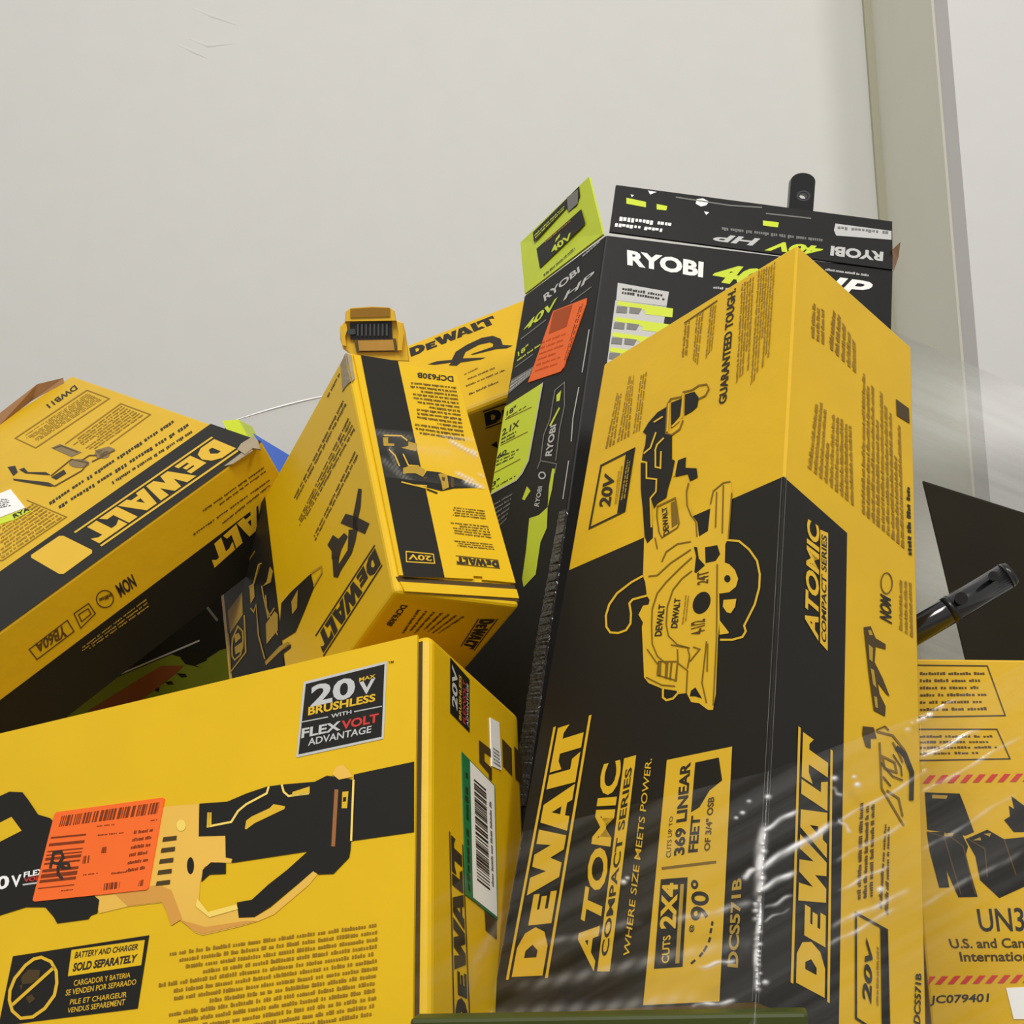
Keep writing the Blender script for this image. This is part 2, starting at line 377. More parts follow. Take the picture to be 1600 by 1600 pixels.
# wording on the yellow part
FL.sub = None
FL.text('lettering', 'GUARANTEED TOUGH.', b9((590, 1335), (675, 320), (748, 285), (662, 1305)), DINK, 2, 0.03)
for q, n, ch in (((735, 1225), (790, 260), (910, 185), (862, 1045)), 5, 70), (((868, 1190), (940, 150), (1100, 60), (1045, 900)), 7, 80), (((252, 910), (285, 600), (340, 565), (312, 910)), 2, 26), (((355, 950), (388, 535), (460, 490), (405, 1000)), 3, 34), (((465, 950), (512, 460), (575, 420), (537, 830)), 3, 34):
    FL.fine('fine_print', b9(*q), n, FINE, 2, 'r', 0.72, ch)
FL.lines('rule_line', [b9((285, 600), (580, 400))], 1.6, FINE2, 2)
for q, n, ch in (((85, 700), (195, 190), (245, 175), (180, 650)), 3, 34), (((190, 640), (305, 40), (352, 30), (312, 580)), 4, 40), (((335, 560), (405, 30), (468, 10), (405, 530)), 3, 36):
    FL.fine('fine_print', b1(*q), n, FINE, 2, 'l', 0.62, ch)
# wording on the black part
FL.logo('brand_lettering', b4((40, 1500), (298, 128), (505, 60), (268, 1490)), YINK, 2)
FL.text('series_lettering', 'ATOMIC', b3((0, 1430), (160, 285), (278, 255), (112, 1520)), YINK, 2, 0.035)
FL.sub = FL.poly('series_bar', b3((130, 1517), (290, 250), (362, 230), (205, 1517)), YINK, 2)
FL.text('series_lettering', 'COMPACT SERIES', b3((152, 1430), (300, 315), (340, 300), (195, 1422)), DINK, 3, 0.02)
FL.sub = None
FL.text('slogan_lettering', 'WHERE SIZE MEETS POWER.', b3((285, 1422), (418, 258), (456, 250), (322, 1420)), YINK, 2, 0.005, 0.2)
FL.sub = FL.poly('badge_panel', [(1043, 1188), (1145, 1167), (1125, 1569), (1006, 1571)], YINK, 2)
FL.poly('badge_panel_black', b3((510, 970), (670, 957), (640, 1490), (470, 1502)), BLK, 3)
FL.text('badge_lettering', '2X4', b3((503, 1280), (520, 1000), (615, 985), (600, 1262)), YINK, 4, 0.04, 0.1)
FL.text('badge_lettering', 'CUTS', b3((515, 1470), (525, 1310), (572, 1300), (560, 1470)), YINK, 4, 0.02)
FL.poly('badge_stripe', b3((628, 1000), (650, 998), (622, 1470), (598, 1472)), FINEY, 4)
FL.text('badge_lettering', '90°', b3((680, 1215), (690, 970), (805, 985), (790, 1215)), DINK, 3, 0.02)
FL.text('badge_lettering', '@', b3((675, 1285), (682, 1240), (712, 1240), (708, 1285)), DINK, 3, 0.02)
FL.lines('badge_dash', [b3((690, 1472), (715, 1450)), b3((740, 1430), (760, 1405)), b3((765, 1400), (785, 1365)), b3((795, 1345), (805, 1315)), b3((805, 1290), (812, 1260)), b3((815, 1245), (818, 1220))], 3.4, DINK, 3)
FL.lines('badge_divider', [b3((515, 905), (840, 866))], 4.2, OLIVE, 3)
FL.text('badge_lettering', 'CUTS UP TO', b3((540, 840), (562, 600), (582, 592), (570, 840)), FINE2, 3, 0.01)
FL.text('badge_lettering', '369 LINEAR', b3((585, 832), (625, 282), (690, 270), (652, 822)), DINK, 3, 0.035)
FL.text('badge_lettering', 'FEET', b3((672, 812), (692, 592), (746, 588), (730, 806)), DINK, 3, 0.035)
FL.text('badge_lettering', 'OF 3/4" OSB', b3((765, 802), (790, 482), (830, 478), (802, 800)), FINE2, 3, 0.03)
FL.poly('badge_shape', b3((715, 275), (855, 245), (875, 380), (800, 440), (740, 540), (690, 570)), BLK, 3)
FL.sub = None
FL.text('model_lettering', 'DCS571B', b3((905, 1490), (935, 970), (992, 960), (970, 1496)), FINEY, 2, 0.03)
# worn near edge of the black part
EDGE = mat('worn_black_edge', (96, 95, 90), 0.4, 0.5, 0.5)
te = t0; V = []
for k in range(41):
    t = te + (0.999 - te) * k / 40; e = FL.P((0, t)); j = 0.00012 * random.uniform(-1, 1)
    V += [FL.P((0.010, t), .0002), e + (FL.n + FR.n).normalized() * (-.0003 + j), FR.P((0.014, t), .0002)]
mesh_obj('worn_edge', V, [q for k in range(40) for q in ((3 * k, 3 * k + 1, 3 * k + 4, 3 * k + 3), (3 * k + 1, 3 * k + 2, 3 * k + 5, 3 * k + 4))], EDGE, B.root)
# narrow right side
sb = FR.st((1318, 1150))[0]
FR.stpoly('black_panel', [(0, FR.st((1224, 745))[1]), (sb, FR.st((1318, 829))[1]), (sb, 1), (0, 1)], BLK)
FR.text('series_lettering', 'ATOMIC', b5((122, 1045), (142, 235), (232, 300), (225, 1140)), YINK, 2, 0.035)
FR.sub = FR.poly('series_bar', b5((238, 320), (296, 345), (292, 1212), (236, 1150)), YINK, 2)
FR.text('series_lettering', 'COMPACT SERIES', b5((245, 1130), (245, 350), (285, 370), (280, 1160)), DINK, 3, 0.02)
FR.sub = None
FR.logo('brand_lettering', b8((173, 1392), (212, 112), (384, 235), (368, 1496)), YINK, 2)
FR.sub = FR.lines('badge_frame', [closed(b8((500, 1045), (655, 1130), (668, 1680), (500, 1570)))], 3.2, DINK, 2)
FR.poly('badge_panel', b8((622, 1115), (655, 1132), (665, 1680), (630, 1660)), BLK, 2)
FR.text('badge_lettering', '20V', b8((528, 1495), (552, 1165), (586, 1190), (577, 1500)), DINK, 2, 0.03, 0.2)
FR.fine('fine_print', b8((598, 1500), (600, 1190), (620, 1200), (616, 1510)), 1, FINE, 2)
FR.sub = None
FR.text('model_lettering', 'DCS571B', b8((788, 1600), (798, 1350), (828, 1345), (822, 1605)), DINK, 2, 0.02, 0.2)
FR.fine('fine_print', b8((498, 980), (515, 490), (600, 465), (590, 960)), 3, FINE2, 2, 'l', 0.6, 40)
FR.fine('fine_print', b8((605, 1000), (642, 580), (672, 580), (668, 1060)), 2, FINE2, 2, 'l', 0.6, 36)
FR.polys('tool_picture', [b7((155, 385), (190, 380), (215, 440), (265, 470), (265, 495), (215, 480), (210, 560), (250, 640), (285, 730), (270, 720), (225, 660), (235, 720), (265, 780), (262, 830), (205, 800), (180, 620), (165, 480)),
    b7((150, 880), (205, 885), (220, 940), (190, 940), (190, 990), (165, 980), (148, 920))], BROWN, 2)
FR.lines('tool_picture_line', [b7((220, 905), (300, 925), (360, 1000), (395, 1090), (390, 1250)), b7((235, 960), (245, 1190), (290, 1265), (355, 1375)), b7((250, 1030), (310, 1060), (320, 1110), (260, 1090), (250, 1030)), b7((300, 960), (330, 1010), (350, 1060)), b7((270, 1200), (330, 1240), (350, 1330))], 3.0, OLIVE, 2)
FR.lines('tool_picture_blade', [b7((315, 985), (360, 1020), (395, 1110), (392, 1250))], 7, DINK, 3)
FR.polys('tool_picture_light', [b7((178, 470), (200, 490), (198, 560), (182, 545)), b7((188, 590), (205, 600), (218, 690), (200, 670)), b7((205, 730), (220, 735), (225, 790), (212, 785)), b7((175, 400), (190, 400), (200, 425), (182, 425))], FINEY, 3)
FR.lines('tool_picture_line', [b7((215, 900), (260, 880), (280, 900)), b7((240, 1060), (300, 1130), (350, 1150)), b7((300, 1020), (340, 1080), (345, 1130)), b7((250, 1130), (290, 1180))], 2.0, FINE2, 3)
FR.text('mark_lettering', 'NOM', b7((235, 335), (238, 215), (292, 245), (298, 370)), DINK, 2, 0.03)
FR.lines('mark_ring', [closed(b7(*ell(270, 165, 28, 52)))], 1.6, FINE2, 2)
FR.fine('fine_print', b7((328, 390), (330, 110), (400, 160), (408, 440)), 3, FINE, 2)
c7 = crop(850, 380, 2.1333)
for q, n, ch, al in ((b6((0, 795), (60, 310), (330, 420), (350, 1090)), 9, 60, 'l'), (b6((395, 1125), (402, 85), (690, 400), (722, 1405)), 9, 90, 'l'), (c7((885, 310), (892, 195), (935, 225), (935, 340)), 3, 22, 'l'), (c7((945, 345), (958, 200), (1040, 330), (1042, 437)), 5, 24, 'l')):
    FR.fine('fine_print', q, n, FINE, 2, al, 0.74, ch, 0.5)
FR.poly('mark_panel', b6((655, 300), (750, 370), (755, 480), (660, 420)), BROWN, 2)
FR.fine('model_lettering', b6((735, 1440), (728, 950), (760, 965), (775, 1450)), 1, DINK, 2, 'l', 0.8, 18, 0)

# ------------------------------------------------------------------ front left carton
CA = cuboid((-0.53656, -1.14017, 0.3105), (-0.07146, 0.10564, 1.00857), (0.2, 0.55, 0.56), 0.56)
A = Carton('power_tool_carton', 'large glossy yellow carton with a hand tool picture and orange sticker in the left foreground', 'box', CA, YEL2, 0.0045, None, 4)
AF = A.face('i0', 2, 1); AS = A.face('k0', 0, 1)
a1 = crop(240, 1180, 4.706); a2 = crop(0, 1220, 5.333); a3 = crop(0, 1440, 5.333); a4 = crop(380, 950, 2.4617); a5 = crop(640, 980, 2.58)
sfront = AF.st((651, 1300))[0]; sgap = AF.st((658, 1300))[0]
v4 = [(sfront, 0.001), (1.0, 0.001), (1.0, 1.0), (sfront, 1.0)]
AF.stpoly('seam_gap', [(sgap, 0.012), (sfront, 0.012), (sfront, 1), (sgap, 1)], BROWN, 0)
PT = 0.0016
lo = [AF.P(p, 0) for p in v4]; hi = [AF.P(p, PT) for p in v4]
mesh_obj('front_panel', lo + hi, [(4, 5, 6, 7), (0, 1, 5, 4), (1, 2, 6, 5), (2, 3, 7, 6), (3, 0, 4, 7)], YEL2, A.root)
AF.lift = PT
AF.poly('black_band', [(556, 1212), (650, 1192), (650, 1302), (552, 1316)], BLK, 1, clamp=False)
AF.sub = AF.poly('tool_picture_shell', a1((-130, 1000), (60, 420), (100, 385), (350, 365), (350, 605), (545, 585), (545, 760), (595, 770), (585, 800), (480, 795), (390, 830), (360, 950), (350, 1080), (420, 1160), (630, 1100), (645, 1205), (760, 1200), (880, 1130), (1010, 1020), (1195, 855), (1225, 880), (1160, 960), (900, 1180), (780, 1230), (640, 1270), (380, 1330), (320, 1310), (210, 1210), (150, 1260), (110, 1140), (80, 1090), (-170, 1120), (-380, 1170), (-430, 1040)), TAN, 1)
AF.polys('tool_picture_shade', [a1((-280, 1010), (60, 960), (150, 1000), (230, 1210), (150, 1260), (110, 1140), (80, 1085), (-170, 1115)), a1((210, 1215), (320, 1300), (380, 1320), (640, 1262), (780, 1225), (700, 1225), (400, 1270), (330, 1250))], mat('amber_picture_ink', (206, 148, 64), 0.42, 0.4), 2)
AF.polys('tool_picture_highlight', [a1(*ell(222, 525, 34, 42)), a1((340, 1060), (420, 1160), (630, 1105), (640, 1140), (430, 1200), (330, 1120))], TANL, 3)
AF.polys('tool_picture_dark', [a1((355, 365), (560, 350), (700, 290), (850, 240), (960, 225), (1200, 205), (1290, 160), (1370, 170), (1485, 190), (1480, 420), (1465, 700), (1455, 760), (1340, 880), (1230, 885), (1190, 860), (1150, 715), (590, 800), (600, 770), (550, 760), (545, 600), (350, 605)),
    a1((1150, 715), (1000, 850), (860, 960), (740, 1070), (630, 1090), (645, 1200), (760, 1195), (880, 1120), (1010, 1010), (1190, 860)), a1((370, 940), (380, 850), (440, 795), (550, 800), (550, 880), (430, 885)), a1(*ell(290, 820, 26, 62)),
    a2((-30, 160), (100, 100), (210, 105), (260, 170), (340, 290), (440, 320), (480, 360), (800, 960), (850, 1000), (835, 1110), (780, 1130), (760, 1160), (500, 1195), (470, 1140), (400, 1060), (240, 1060), (-30, 1145))], BLK, 2)
AF.polys('tool_picture_vent', [a1((92 - 12 * k, 612 + 81 * k), (190 - 12 * k, 600 + 81 * k), (188 - 12 * k, 632 + 81 * k), (84 - 12 * k, 645 + 81 * k)) for k in range(5)], BROWN, 3)
AF.poly('tool_picture_gap', a2((-30, 385), (120, 310), (205, 425), (-30, 545)), YEL2, 3)
AF.poly('tool_picture_cap', a1((1330, 150), (1360, 95), (1410, 80), (1450, 120), (1480, 170), (1380, 190)), TAN, 3)
AF.lines('tool_picture_line', [a1((430, 430), (425, 535)), a1((410, 535), (590, 500), (640, 420), (700, 370), (850, 290), (865, 240)), a1((960, 225), (975, 280), (1010, 310), (1160, 290)), a1((1487, 190), (1470, 640))], 3.2, TANL, 3)
AF.polys('tool_picture_stripe', [a1((1040, 280), (1165, 240), (1165, 290), (1030, 315)), a1((690, 550), (700, 490), (740, 460), (870, 400), (900, 370), (985, 385), (980, 405), (760, 510), (700, 555)), a1((1405, 280), (1450, 275), (1440, 400), (1400, 400)), a1((415, 430), (445, 430), (445, 525), (410, 540))], YINK, 3)
AF.poly('tool_picture_slot', a1((1412, 320), (1434, 318), (1432, 350), (1410, 352)), BLK, 4)
AF.lines('tool_picture_copper', [a1((1362, 262), (1338, 680))], 6, TAND, 3)
AF.text('tool_picture_lettering', '20', a2((-112, 830), (105, 790), (100, 902), (-115, 940)), WHITE, 3, 0.03)
AF.text('tool_picture_lettering', 'V', a2((120, 800), (205, 788), (190, 890), (130, 898)), WHITE, 3, 0.03)
AF.text('tool_picture_lettering', 'FLEX', a2((225, 770), (400, 735), (395, 785), (222, 815)), WHITE, 3, 0.03)
AF.text('tool_picture_lettering', 'VOLT', a2((225, 820), (400, 790), (395, 830), (222, 855)), RED, 3, 0.03)
AF.lines('tool_picture_rule', [a2((215, 875), (340, 858))], 2.5, SILV, 3)
# orange price sticker
AF.sub = None
AF.sub = AF.slab('price_sticker', a2((500, 272), (1380, 152), (1395, 160), (1265, 900), (1250, 918), (318, 1016), (300, 1005), (480, 290)), ORANGE, 0.0009)
AF.lift = PT + 0.0009
st_ = 'sticker_print'
AF.bars(st_, a2((545, 305), (1358, 190), (1335, 285), (520, 395)), 34, ORINK, 0, 'u', 0.6)
AF.bars(st_, a2((455, 480), (748, 452), (648, 880), (345, 912)), 10, ORINK, 0, 'v', 0.42)
AF.lines('handwriting', [a2((450, 740), (480, 610), (540, 600), (560, 650), (520, 700), (600, 700), (610, 735), (540, 740)), a2((470, 690), (550, 720), (515, 730), (515, 790), (555, 830))], 4.2, DINK, 1)
for q, n, ch in (((835, 378), (985, 362), (985, 385), (835, 402)), 1, 12), (((845, 450), (1065, 428), (1062, 455), (842, 478)), 1, 16), (((1150, 410), (1310, 390), (1250, 760), (1075, 790)), 6, 12), (((725, 780), (850, 765), (850, 790), (722, 808)), 1, 9), (((960, 765), (1085, 750), (1080, 785), (955, 800)), 1, 9), (((540, 915), (640, 905), (638, 925), (536, 938)), 1, 8), (((1285, 330), (1330, 325), (1328, 350), (1280, 355)), 1, 4):
    AF.fine(st_, a2(*q), n, ORINK, 0, 'l', 0.45, ch, 0.3)
AF.bars(st_, a2((900, 865), (1028, 852), (1022, 905), (892, 922)), 6, ORINK, 0, 'u', 0.6)
AF.bars(st_, a2((880, 565), (920, 560), (915, 610), (872, 615)), 4, ORINK, 0, 'u', 0.8)
AF.bars(st_, a2((725, 640), (775, 632), (768, 695), (715, 702)), 3, ORINK, 0, 'u', 0.5)
AF.bars(st_, a2((1195, 840), (1225, 832), (1218, 885), (1178, 890)), 3, ORINK, 0, 'u', 0.6)
AF.lift = PT
# badge
AF.sub = None
AF.sub = AF.poly('badge_frame', a4((240, 290), (560, 210), (548, 508), (212, 580)), SILV, 1)
AF.poly('badge_panel', a4((249, 298), (551, 222), (540, 500), (221, 568)), BLK, 2)
for s, q, m_, bo in (('20', ((270, 305), (440, 268), (438, 350), (268, 388)), SILV, 0.03), ('V', ((455, 292), (517, 275), (492, 335), (472, 340)), SILV, 0.04), ('MAX', ((455, 275), (517, 260), (516, 274), (454, 290)), YINK, 0.02), ('BRUSHLESS', ((260, 387), (518, 335), (516, 365), (258, 420)), YINK, 0.03),
        ('WITH', ((347, 415), (425, 398), (425, 412), (347, 430)), SILV, 0.02), ('FLEX', ((235, 470), (385, 440), (383, 475), (232, 507)), SILV, 0.03), ('VOLT', ((388, 440), (530, 410), (528, 445), (386, 475)), RED, 0.03), ('ADVANTAGE', ((260, 508), (503, 458), (500, 485), (258, 536)), SILV, 0.015)):
    AF.text('badge_lettering', s, a4(*q), m_, 3, bo)
AF.lines('badge_rule', [a4((232, 445), (335, 425)), a4((435, 405), (542, 384))], 1.6, SILV, 3)
AF.sub = None
AF.text('trade_mark', 'TM', a4((566, 212), (586, 208), (586, 216), (566, 220)), FINE2, 2, 0.02)
# sold-separately panel
AF.sub = AF.poly('notice_panel', a3((130, 295), (1265, 120), (1170, 730), (300, 838), (10, 880)), BLK, 1)
AF.poly('notice_inset', a3((620, 243), (1230, 160), (1200, 370), (590, 462)), YEL2, 2)
AF.text('notice_lettering', 'BATTERY AND CHARGER', a3((655, 260), (1180, 192), (1170, 240), (645, 315)), DINK, 3, 0.02, 0.1)
AF.text('notice_lettering', 'SOLD SEPARATELY', a3((640, 352), (1172, 278), (1160, 345), (630, 425)), DINK, 3, 0.04, 0.1)
for s, q in (('CARGADOR Y BATERIA', ((640, 495), (1110, 430), (1108, 472), (640, 545))), ('SE VENDEN POR SEPARADO', ((575, 575), (1160, 485), (1158, 530), (570, 625))), ('PILE ET CHARGEUR', ((610, 655), (1080, 590), (1078, 635), (605, 700))), ('VENDUS SEPAREMENT', ((592, 725), (1070, 650), (1066, 700), (588, 768)))):
    AF.text('notice_lettering', s, a3(*q), YINK, 2, 0.01, 0.1)
ringp = a3((370, 305), (450, 340), (495, 420), (500, 520), (480, 620), (400, 730), (300, 800), (200, 812), (130, 750), (105, 660), (110, 580), (150, 480), (240, 370), (310, 318))
AF.lines('notice_ring', [closed(ringp), a3((130, 700), (480, 385))], 5, YINK, 3)
AF.polys('notice_picture', [a3((200, 470), (260, 405), (360, 410), (350, 480), (290, 520), (210, 530)), a3((240, 640), (290, 610), (320, 650), (270, 690)), a3((185, 540), (215, 530), (205, 580))], BROWN, 2)
AF.sub = None
AF.fine('fine_print', [(252, 1488), (592, 1441), (588, 1590), (246, 1645)], 13, FINE, 2, 'r', 0.5, 84, 0.5)
# the carton's end
AS.sub = AS.poly('badge_panel', a5((162, 122), (240, 212), (240, 425), (162, 345)), BLK, 1)
AS.text('badge_lettering', '20V', a5((168, 315), (168, 150), (190, 176), (190, 340)), SILV, 2, 0.03)
AS.text('badge_lettering', 'BRUSHLESS', a5((196, 370), (196, 190), (206, 200), (206, 380)), YINK, 2, 0.02)
AS.text('badge_lettering', 'FLEXVOLT', a5((212, 385), (212, 210), (224, 222), (224, 395)), RED, 2, 0.02)
AS.text('badge_lettering', 'ADVANTAGE', a5((227, 395), (227, 225), (235, 233), (235, 405)), SILV, 2, 0.02)
AS.sub = None
AS.logo('brand_lettering', a5((176, 1640), (158, 822), (214, 878), (246, 1660)), DINK, 1)
AS.polys('side_lettering', [a5((278, 455), (325, 492), (328, 525), (300, 505), (300, 540), (330, 570), (330, 620), (318, 610), (318, 590), (280, 545)), a5((300, 1130), (350, 1178), (350, 1260), (305, 1222)), a5((372, 450), (410, 490), (412, 600), (375, 560)), a5((420, 480), (452, 515), (455, 640), (425, 610))], BROWN, 1)
AS.sub = AS.slab('barcode_label', a5((207, 503), (340, 640), (352, 1182), (222, 1078)), GREEN, 0.0006)
AS.lift = 0.0006
AS.poly('label_paper', a5((238, 540), (336, 641), (348, 1168), (250, 1090)), WHITE, 0)
AS.bars('barcode', a5((253, 612), (302, 655), (318, 1062), (265, 1020)), 40, DINK, 1, 'v', 0.6)
AS.fine('label_print', a5((322, 1040), (312, 690), (326, 705), (336, 1050)), 1, GREY, 1)
AS.fine('label_print', a5((226, 1050), (215, 560), (230, 575), (240, 1070)), 1, DINK, 1, 'l', 0.7, 14)
AS.lift = 0
AS.sub = None
AS.sub = AS.slab('white_sticker', a5((322, 365), (358, 385), (368, 578), (328, 560)), WHITE, 0.0005)
AS.lift = 0.0005
AS.fine('label_print', a5((332, 480), (358, 500), (364, 570), (334, 550)), 5, GREY, 0)
AS.lift = 0

# ------------------------------------------------------------------ tilted screwdriver carton
CC = cuboid((-0.09714, -0.9941, -1.5031), (-0.07512, 0.0514, 0.74241), (0.22516, 0.09574, 0.3), 0.8)
Cc = Carton('screwdriver_carton', 'tilted yellow carton with a black stripe and screwdriver picture resting behind the front carton', 'box', CC, YEL2, 0.0028, None, 3)
CF = Cc.face('k0', 1, 0); CLf = Cc.face('j0', 2, 0); CBt = Cc.face('i0', 1, 2)
k5 = crop(540, 540, 4); k6 = crop(570, 660, 7.273); k3 = crop(400, 540, 4.21); k4 = crop(330, 460, 2.6667); k8 = crop(330, 880, 8); k9 = crop(300, 720, 8); k0 = crop(600, 860, 6.957)
# front panel with tuck flaps
PT = 0.0014
CF.slab('front_panel', [(551, 556), (722, 578), (804, 913), (752, 908), (752, 903), (738, 902), (738, 907), (622, 901)], YEL2, PT, clamp=True)
CF.slab('tuck_flap', [(624, 910), (806, 922), (810, 936), (632, 925)], YEL2, 0.0008, clamp=True)
CF.polys('seam_gap', [[(618, 901), (804, 914), (806, 921), (622, 909)], [(630, 925), (810, 936), (811, 940), (634, 930)]], BROWN, 0)
CF.lift = PT
CF.poly('black_stripe', k5((88, 70), (318, 96), (612, 1462), (355, 1455)), BLK, 0)
CF.text('model_lettering', 'DCF630B', k5((668, 238), (440, 212), (442, 178), (665, 202)), DINK, 1, 0.03)
CF.fine('fine_print', k5((738, 612), (440, 568), (380, 232), (682, 265)), 14, FINE2, 1, 'l', 0.6, 44, 0.5)
CF.fine('fine_print', k5((925, 1292), (688, 1268), (670, 1225), (905, 1248)), 3, FINE2, 1, 'l', 0.6, 36)
CF.fine('fine_print', k5((905, 1220), (665, 1190), (650, 1112), (880, 1135)), 5, FINE2, 1, 'l', 0.6, 36)
CF.fine('fine_print', k5((870, 1100), (660, 1078), (650, 1015), (858, 1038)), 4, FINE2, 1, 'l', 0.6, 34)
CF.logo('brand_lettering', k5((958, 1405), (685, 1378), (680, 1322), (946, 1350)), DINK, 1)
CF.sub = CF.lines('badge_frame', [closed(k5((370, 1298), (540, 1315), (548, 1372), (372, 1362)))], 1.6, YINK, 1)
CF.text('badge_lettering', '20V', k5((532, 1358), (385, 1348), (384, 1312), (528, 1326)), YINK, 1, 0.02)
CF.sub = None
CF.sub = CF.polys('tool_picture', [k6((690, 570), (850, 590), (920, 620), (1100, 670), (1150, 700), (1270, 735), (1260, 760), (1000, 770), (860, 800), (700, 760), (560, 720), (400, 700), (400, 650), (640, 650))], BLK, 1)
CF.polys('tool_picture_light', [k6((190, 195), (250, 190), (250, 260), (320, 265), (320, 290), (200, 290)), k6((480, 240), (580, 265), (570, 350), (470, 330), (400, 310), (480, 290)), k6((420, 540), (500, 515), (600, 520), (670, 560), (640, 640), (560, 600), (470, 600), (420, 610)), k6((820, 610), (850, 600), (920, 620), (940, 760), (870, 790), (850, 690))], FINEY, 2)
CF.lines('tool_picture_line', [k6((200, 170), (400, 175), (470, 230)), k6((420, 380), (480, 510), (600, 520)), k6((400, 700), (690, 770)), k6((260, 330), (330, 400), (380, 520)), k6((560, 735), (690, 745))], 2, YINK, 2)
CF.polys('tool_picture_detail', [k6((960, 650), (990, 660), (1000, 760), (960, 765)), k6((860, 640), (895, 650), (890, 690), (862, 680)), k6((650, 650), (690, 640), (690, 660), (650, 668))], FINE2, 3)
CF.lines('tool_picture_bit', [k6((690, 780), (810, 825))], 2.4, DINK, 2)
CF.lift = 0
CF.sub = None
# long left side
pb = [CLf.st(p) for p in ((415, 780), (446, 1041))]
sl = (pb[1][0] - pb[0][0]) / (pb[1][1] - pb[0][1])
CLf.stpoly('black_panel', [(pb[0][0] + sl * (0.998 - pb[0][1]), 0.998), (pb[0][0] + sl * (0 - pb[0][1]), 0.0), (0.968, 0.0), (0.968, 0.998)], BLK, 0)
CLf.logo('brand_lettering', k4((715, 1130), (470, 1510), (435, 1420), (682, 1042)), DINK, 1)
CLf.polys('series_mark', [k3((675, 940), (697, 945), (690, 1060), (675, 1130), (672, 1215), (640, 1215), (640, 1120), (655, 1050)), k3((558, 1168), (592, 1106), (660, 1125), (748, 1170), (718, 1240), (650, 1208)),
    k3((612, 1210), (670, 1210), (655, 1290), (630, 1370), (560, 1480), (540, 1527), (512, 1522), (503, 1380), (548, 1392), (546, 1440), (605, 1345)), k3((472, 1312), (508, 1246), (545, 1272), (582, 1232), (606, 1255), (562, 1345), (547, 1405), (500, 1405), (500, 1352))], DINK, 1)
for q, n, ch in (((560, 190), (475, 350), (462, 340), (545, 180)), 1, 14), (((600, 395), (240, 1085), (222, 1050), (570, 355)), 2, 60), (((655, 560), (300, 1195), (270, 1165), (605, 470)), 4, 60), (((678, 730), (375, 1330), (355, 1300), (648, 690)), 2, 56):
    CLf.fine('fine_print', k3(*q), n, FINE2, 1, 'l', 0.6, ch)
CLf.polys('tool_picture_dark', [k8((850, 960), (880, 500), (1000, 360), (1130, 240), (1250, 130), (1290, 300), (1170, 600), (1060, 860), (900, 960)), k8((690, 1290), (820, 1150), (1000, 1010), (1000, 1060), (910, 1130), (910, 1300), (690, 1320))], BLK, 1)
CLf.polys('tool_picture_light', [k8((650, 290), (700, 230), (740, 40), (780, 100), (750, 240)), k8((690, 760), (800, 600), (840, 640), (840, 840), (700, 1010)), k8((680, 1230), (860, 1040), (960, 980), (990, 1000), (830, 1140), (690, 1280)), k8((485, 310), (540, 260), (550, 420), (500, 510)), k8((1010, 480), (1090, 330), (1080, 560), (1020, 640))], FINEY, 2)
CLf.lines('tool_picture_line', [k8((480, 300), (540, 260), (600, 20), (640, 0)), k8((500, 560), (540, 610), (570, 520), (600, 900), (680, 1200)), k8((640, 280), (660, 400), (720, 680), (800, 560)), k8((1250, 130), (1380, 40), (1390, 120), (1290, 290)), k8((690, 400), (700, 560), (840, 900))], 2, FINEY, 3)
CLf.sub = CLf.poly('badge_panel', k8((210, 600), (390, 360), (400, 640), (240, 880)), FINEY, 1)
CLf.lines('badge_ring', [closed(k8((340, 790), (400, 850), (405, 950), (400, 1050), (370, 1150), (300, 1210), (270, 1160), (265, 1050), (275, 940))), k8((220, 880), (250, 1360), (440, 1110), (420, 650))], 2.4, FINEY, 2)
CLf.polys('badge_picture', [k8((300, 1050), (400, 980), (390, 1100), (310, 1140)), k8((290, 900), (350, 870), (380, 930), (310, 1000))], FINEY, 2)
CLf.sub = None
CLf.lines('stripe_line', [k9((430, 1510), (790, 850))], 3.4, FINEY, 1)
CLf.lines('stripe_line', [k9((560, 1480), (790, 1130)), k9((760, 1590), (860, 1280))], 2.2, OLIVE, 1)
CLf.slab('torn_corner', [(541, 552), (544, 575), (549, 596), (541, 604), (536, 612), (535, 590), (533, 570)], TAPE, 0.0006, clamp=True)
CF.slab('torn_corner', [(541, 553), (549, 556), (551, 575), (554, 592), (549, 596)], TAPE, 0.0006, clamp=True)
# underside
CBt.text('model_lettering', 'DCF630B', k0((262, 600), (75, 835), (20, 800), (188, 590)), DINK, 1, 0.03)
CBt.fine('fine_print', k0((905, 722), (620, 900), (170, 900), (340, 640)), 7, FINE2, 1, 'l', 0.45, 30)
CBt.logo('brand_lettering', k0((1240, 742), (985, 1085), (830, 1040), (1020, 742)), DINK, 1)

# ------------------------------------------------------------------ grinder carton at the left edge
CD = cuboid((-0.04832, 1.24845, 1.97133), (-0.1394, -0.03928, 0.64185), (0.235, 0.30794, 0.061), 1.22)
D = Carton('sander_carton', 'tilted yellow carton with a worn corner and upside-down black band at the left edge', 'box', CD, YEL, 0.0016)
DU = D.face('k0', 0, 1); DL = D.face('j0', 0, 2)
d3 = crop(0, 570, 2.857); d7 = crop(0, 580, 5); d8 = crop(300, 720, 8)
j0 = (DU.st((150, 790))[1] + DU.st((300, 681))[1]) / 2
DU.stpoly('black_band', [(0, 0), (1, 0), (1, j0), (0, j0)], BLK, 0)
DU.logo('brand_lettering', d3((1078, 378), (455, 812), (330, 748), (945, 322)), YINK, 1)
DU.poly('code_panel', d3((265, 765), (285, 765), (412, 828), (412, 842), (285, 935), (265, 935), (140, 862), (140, 850)), YINK, 1)
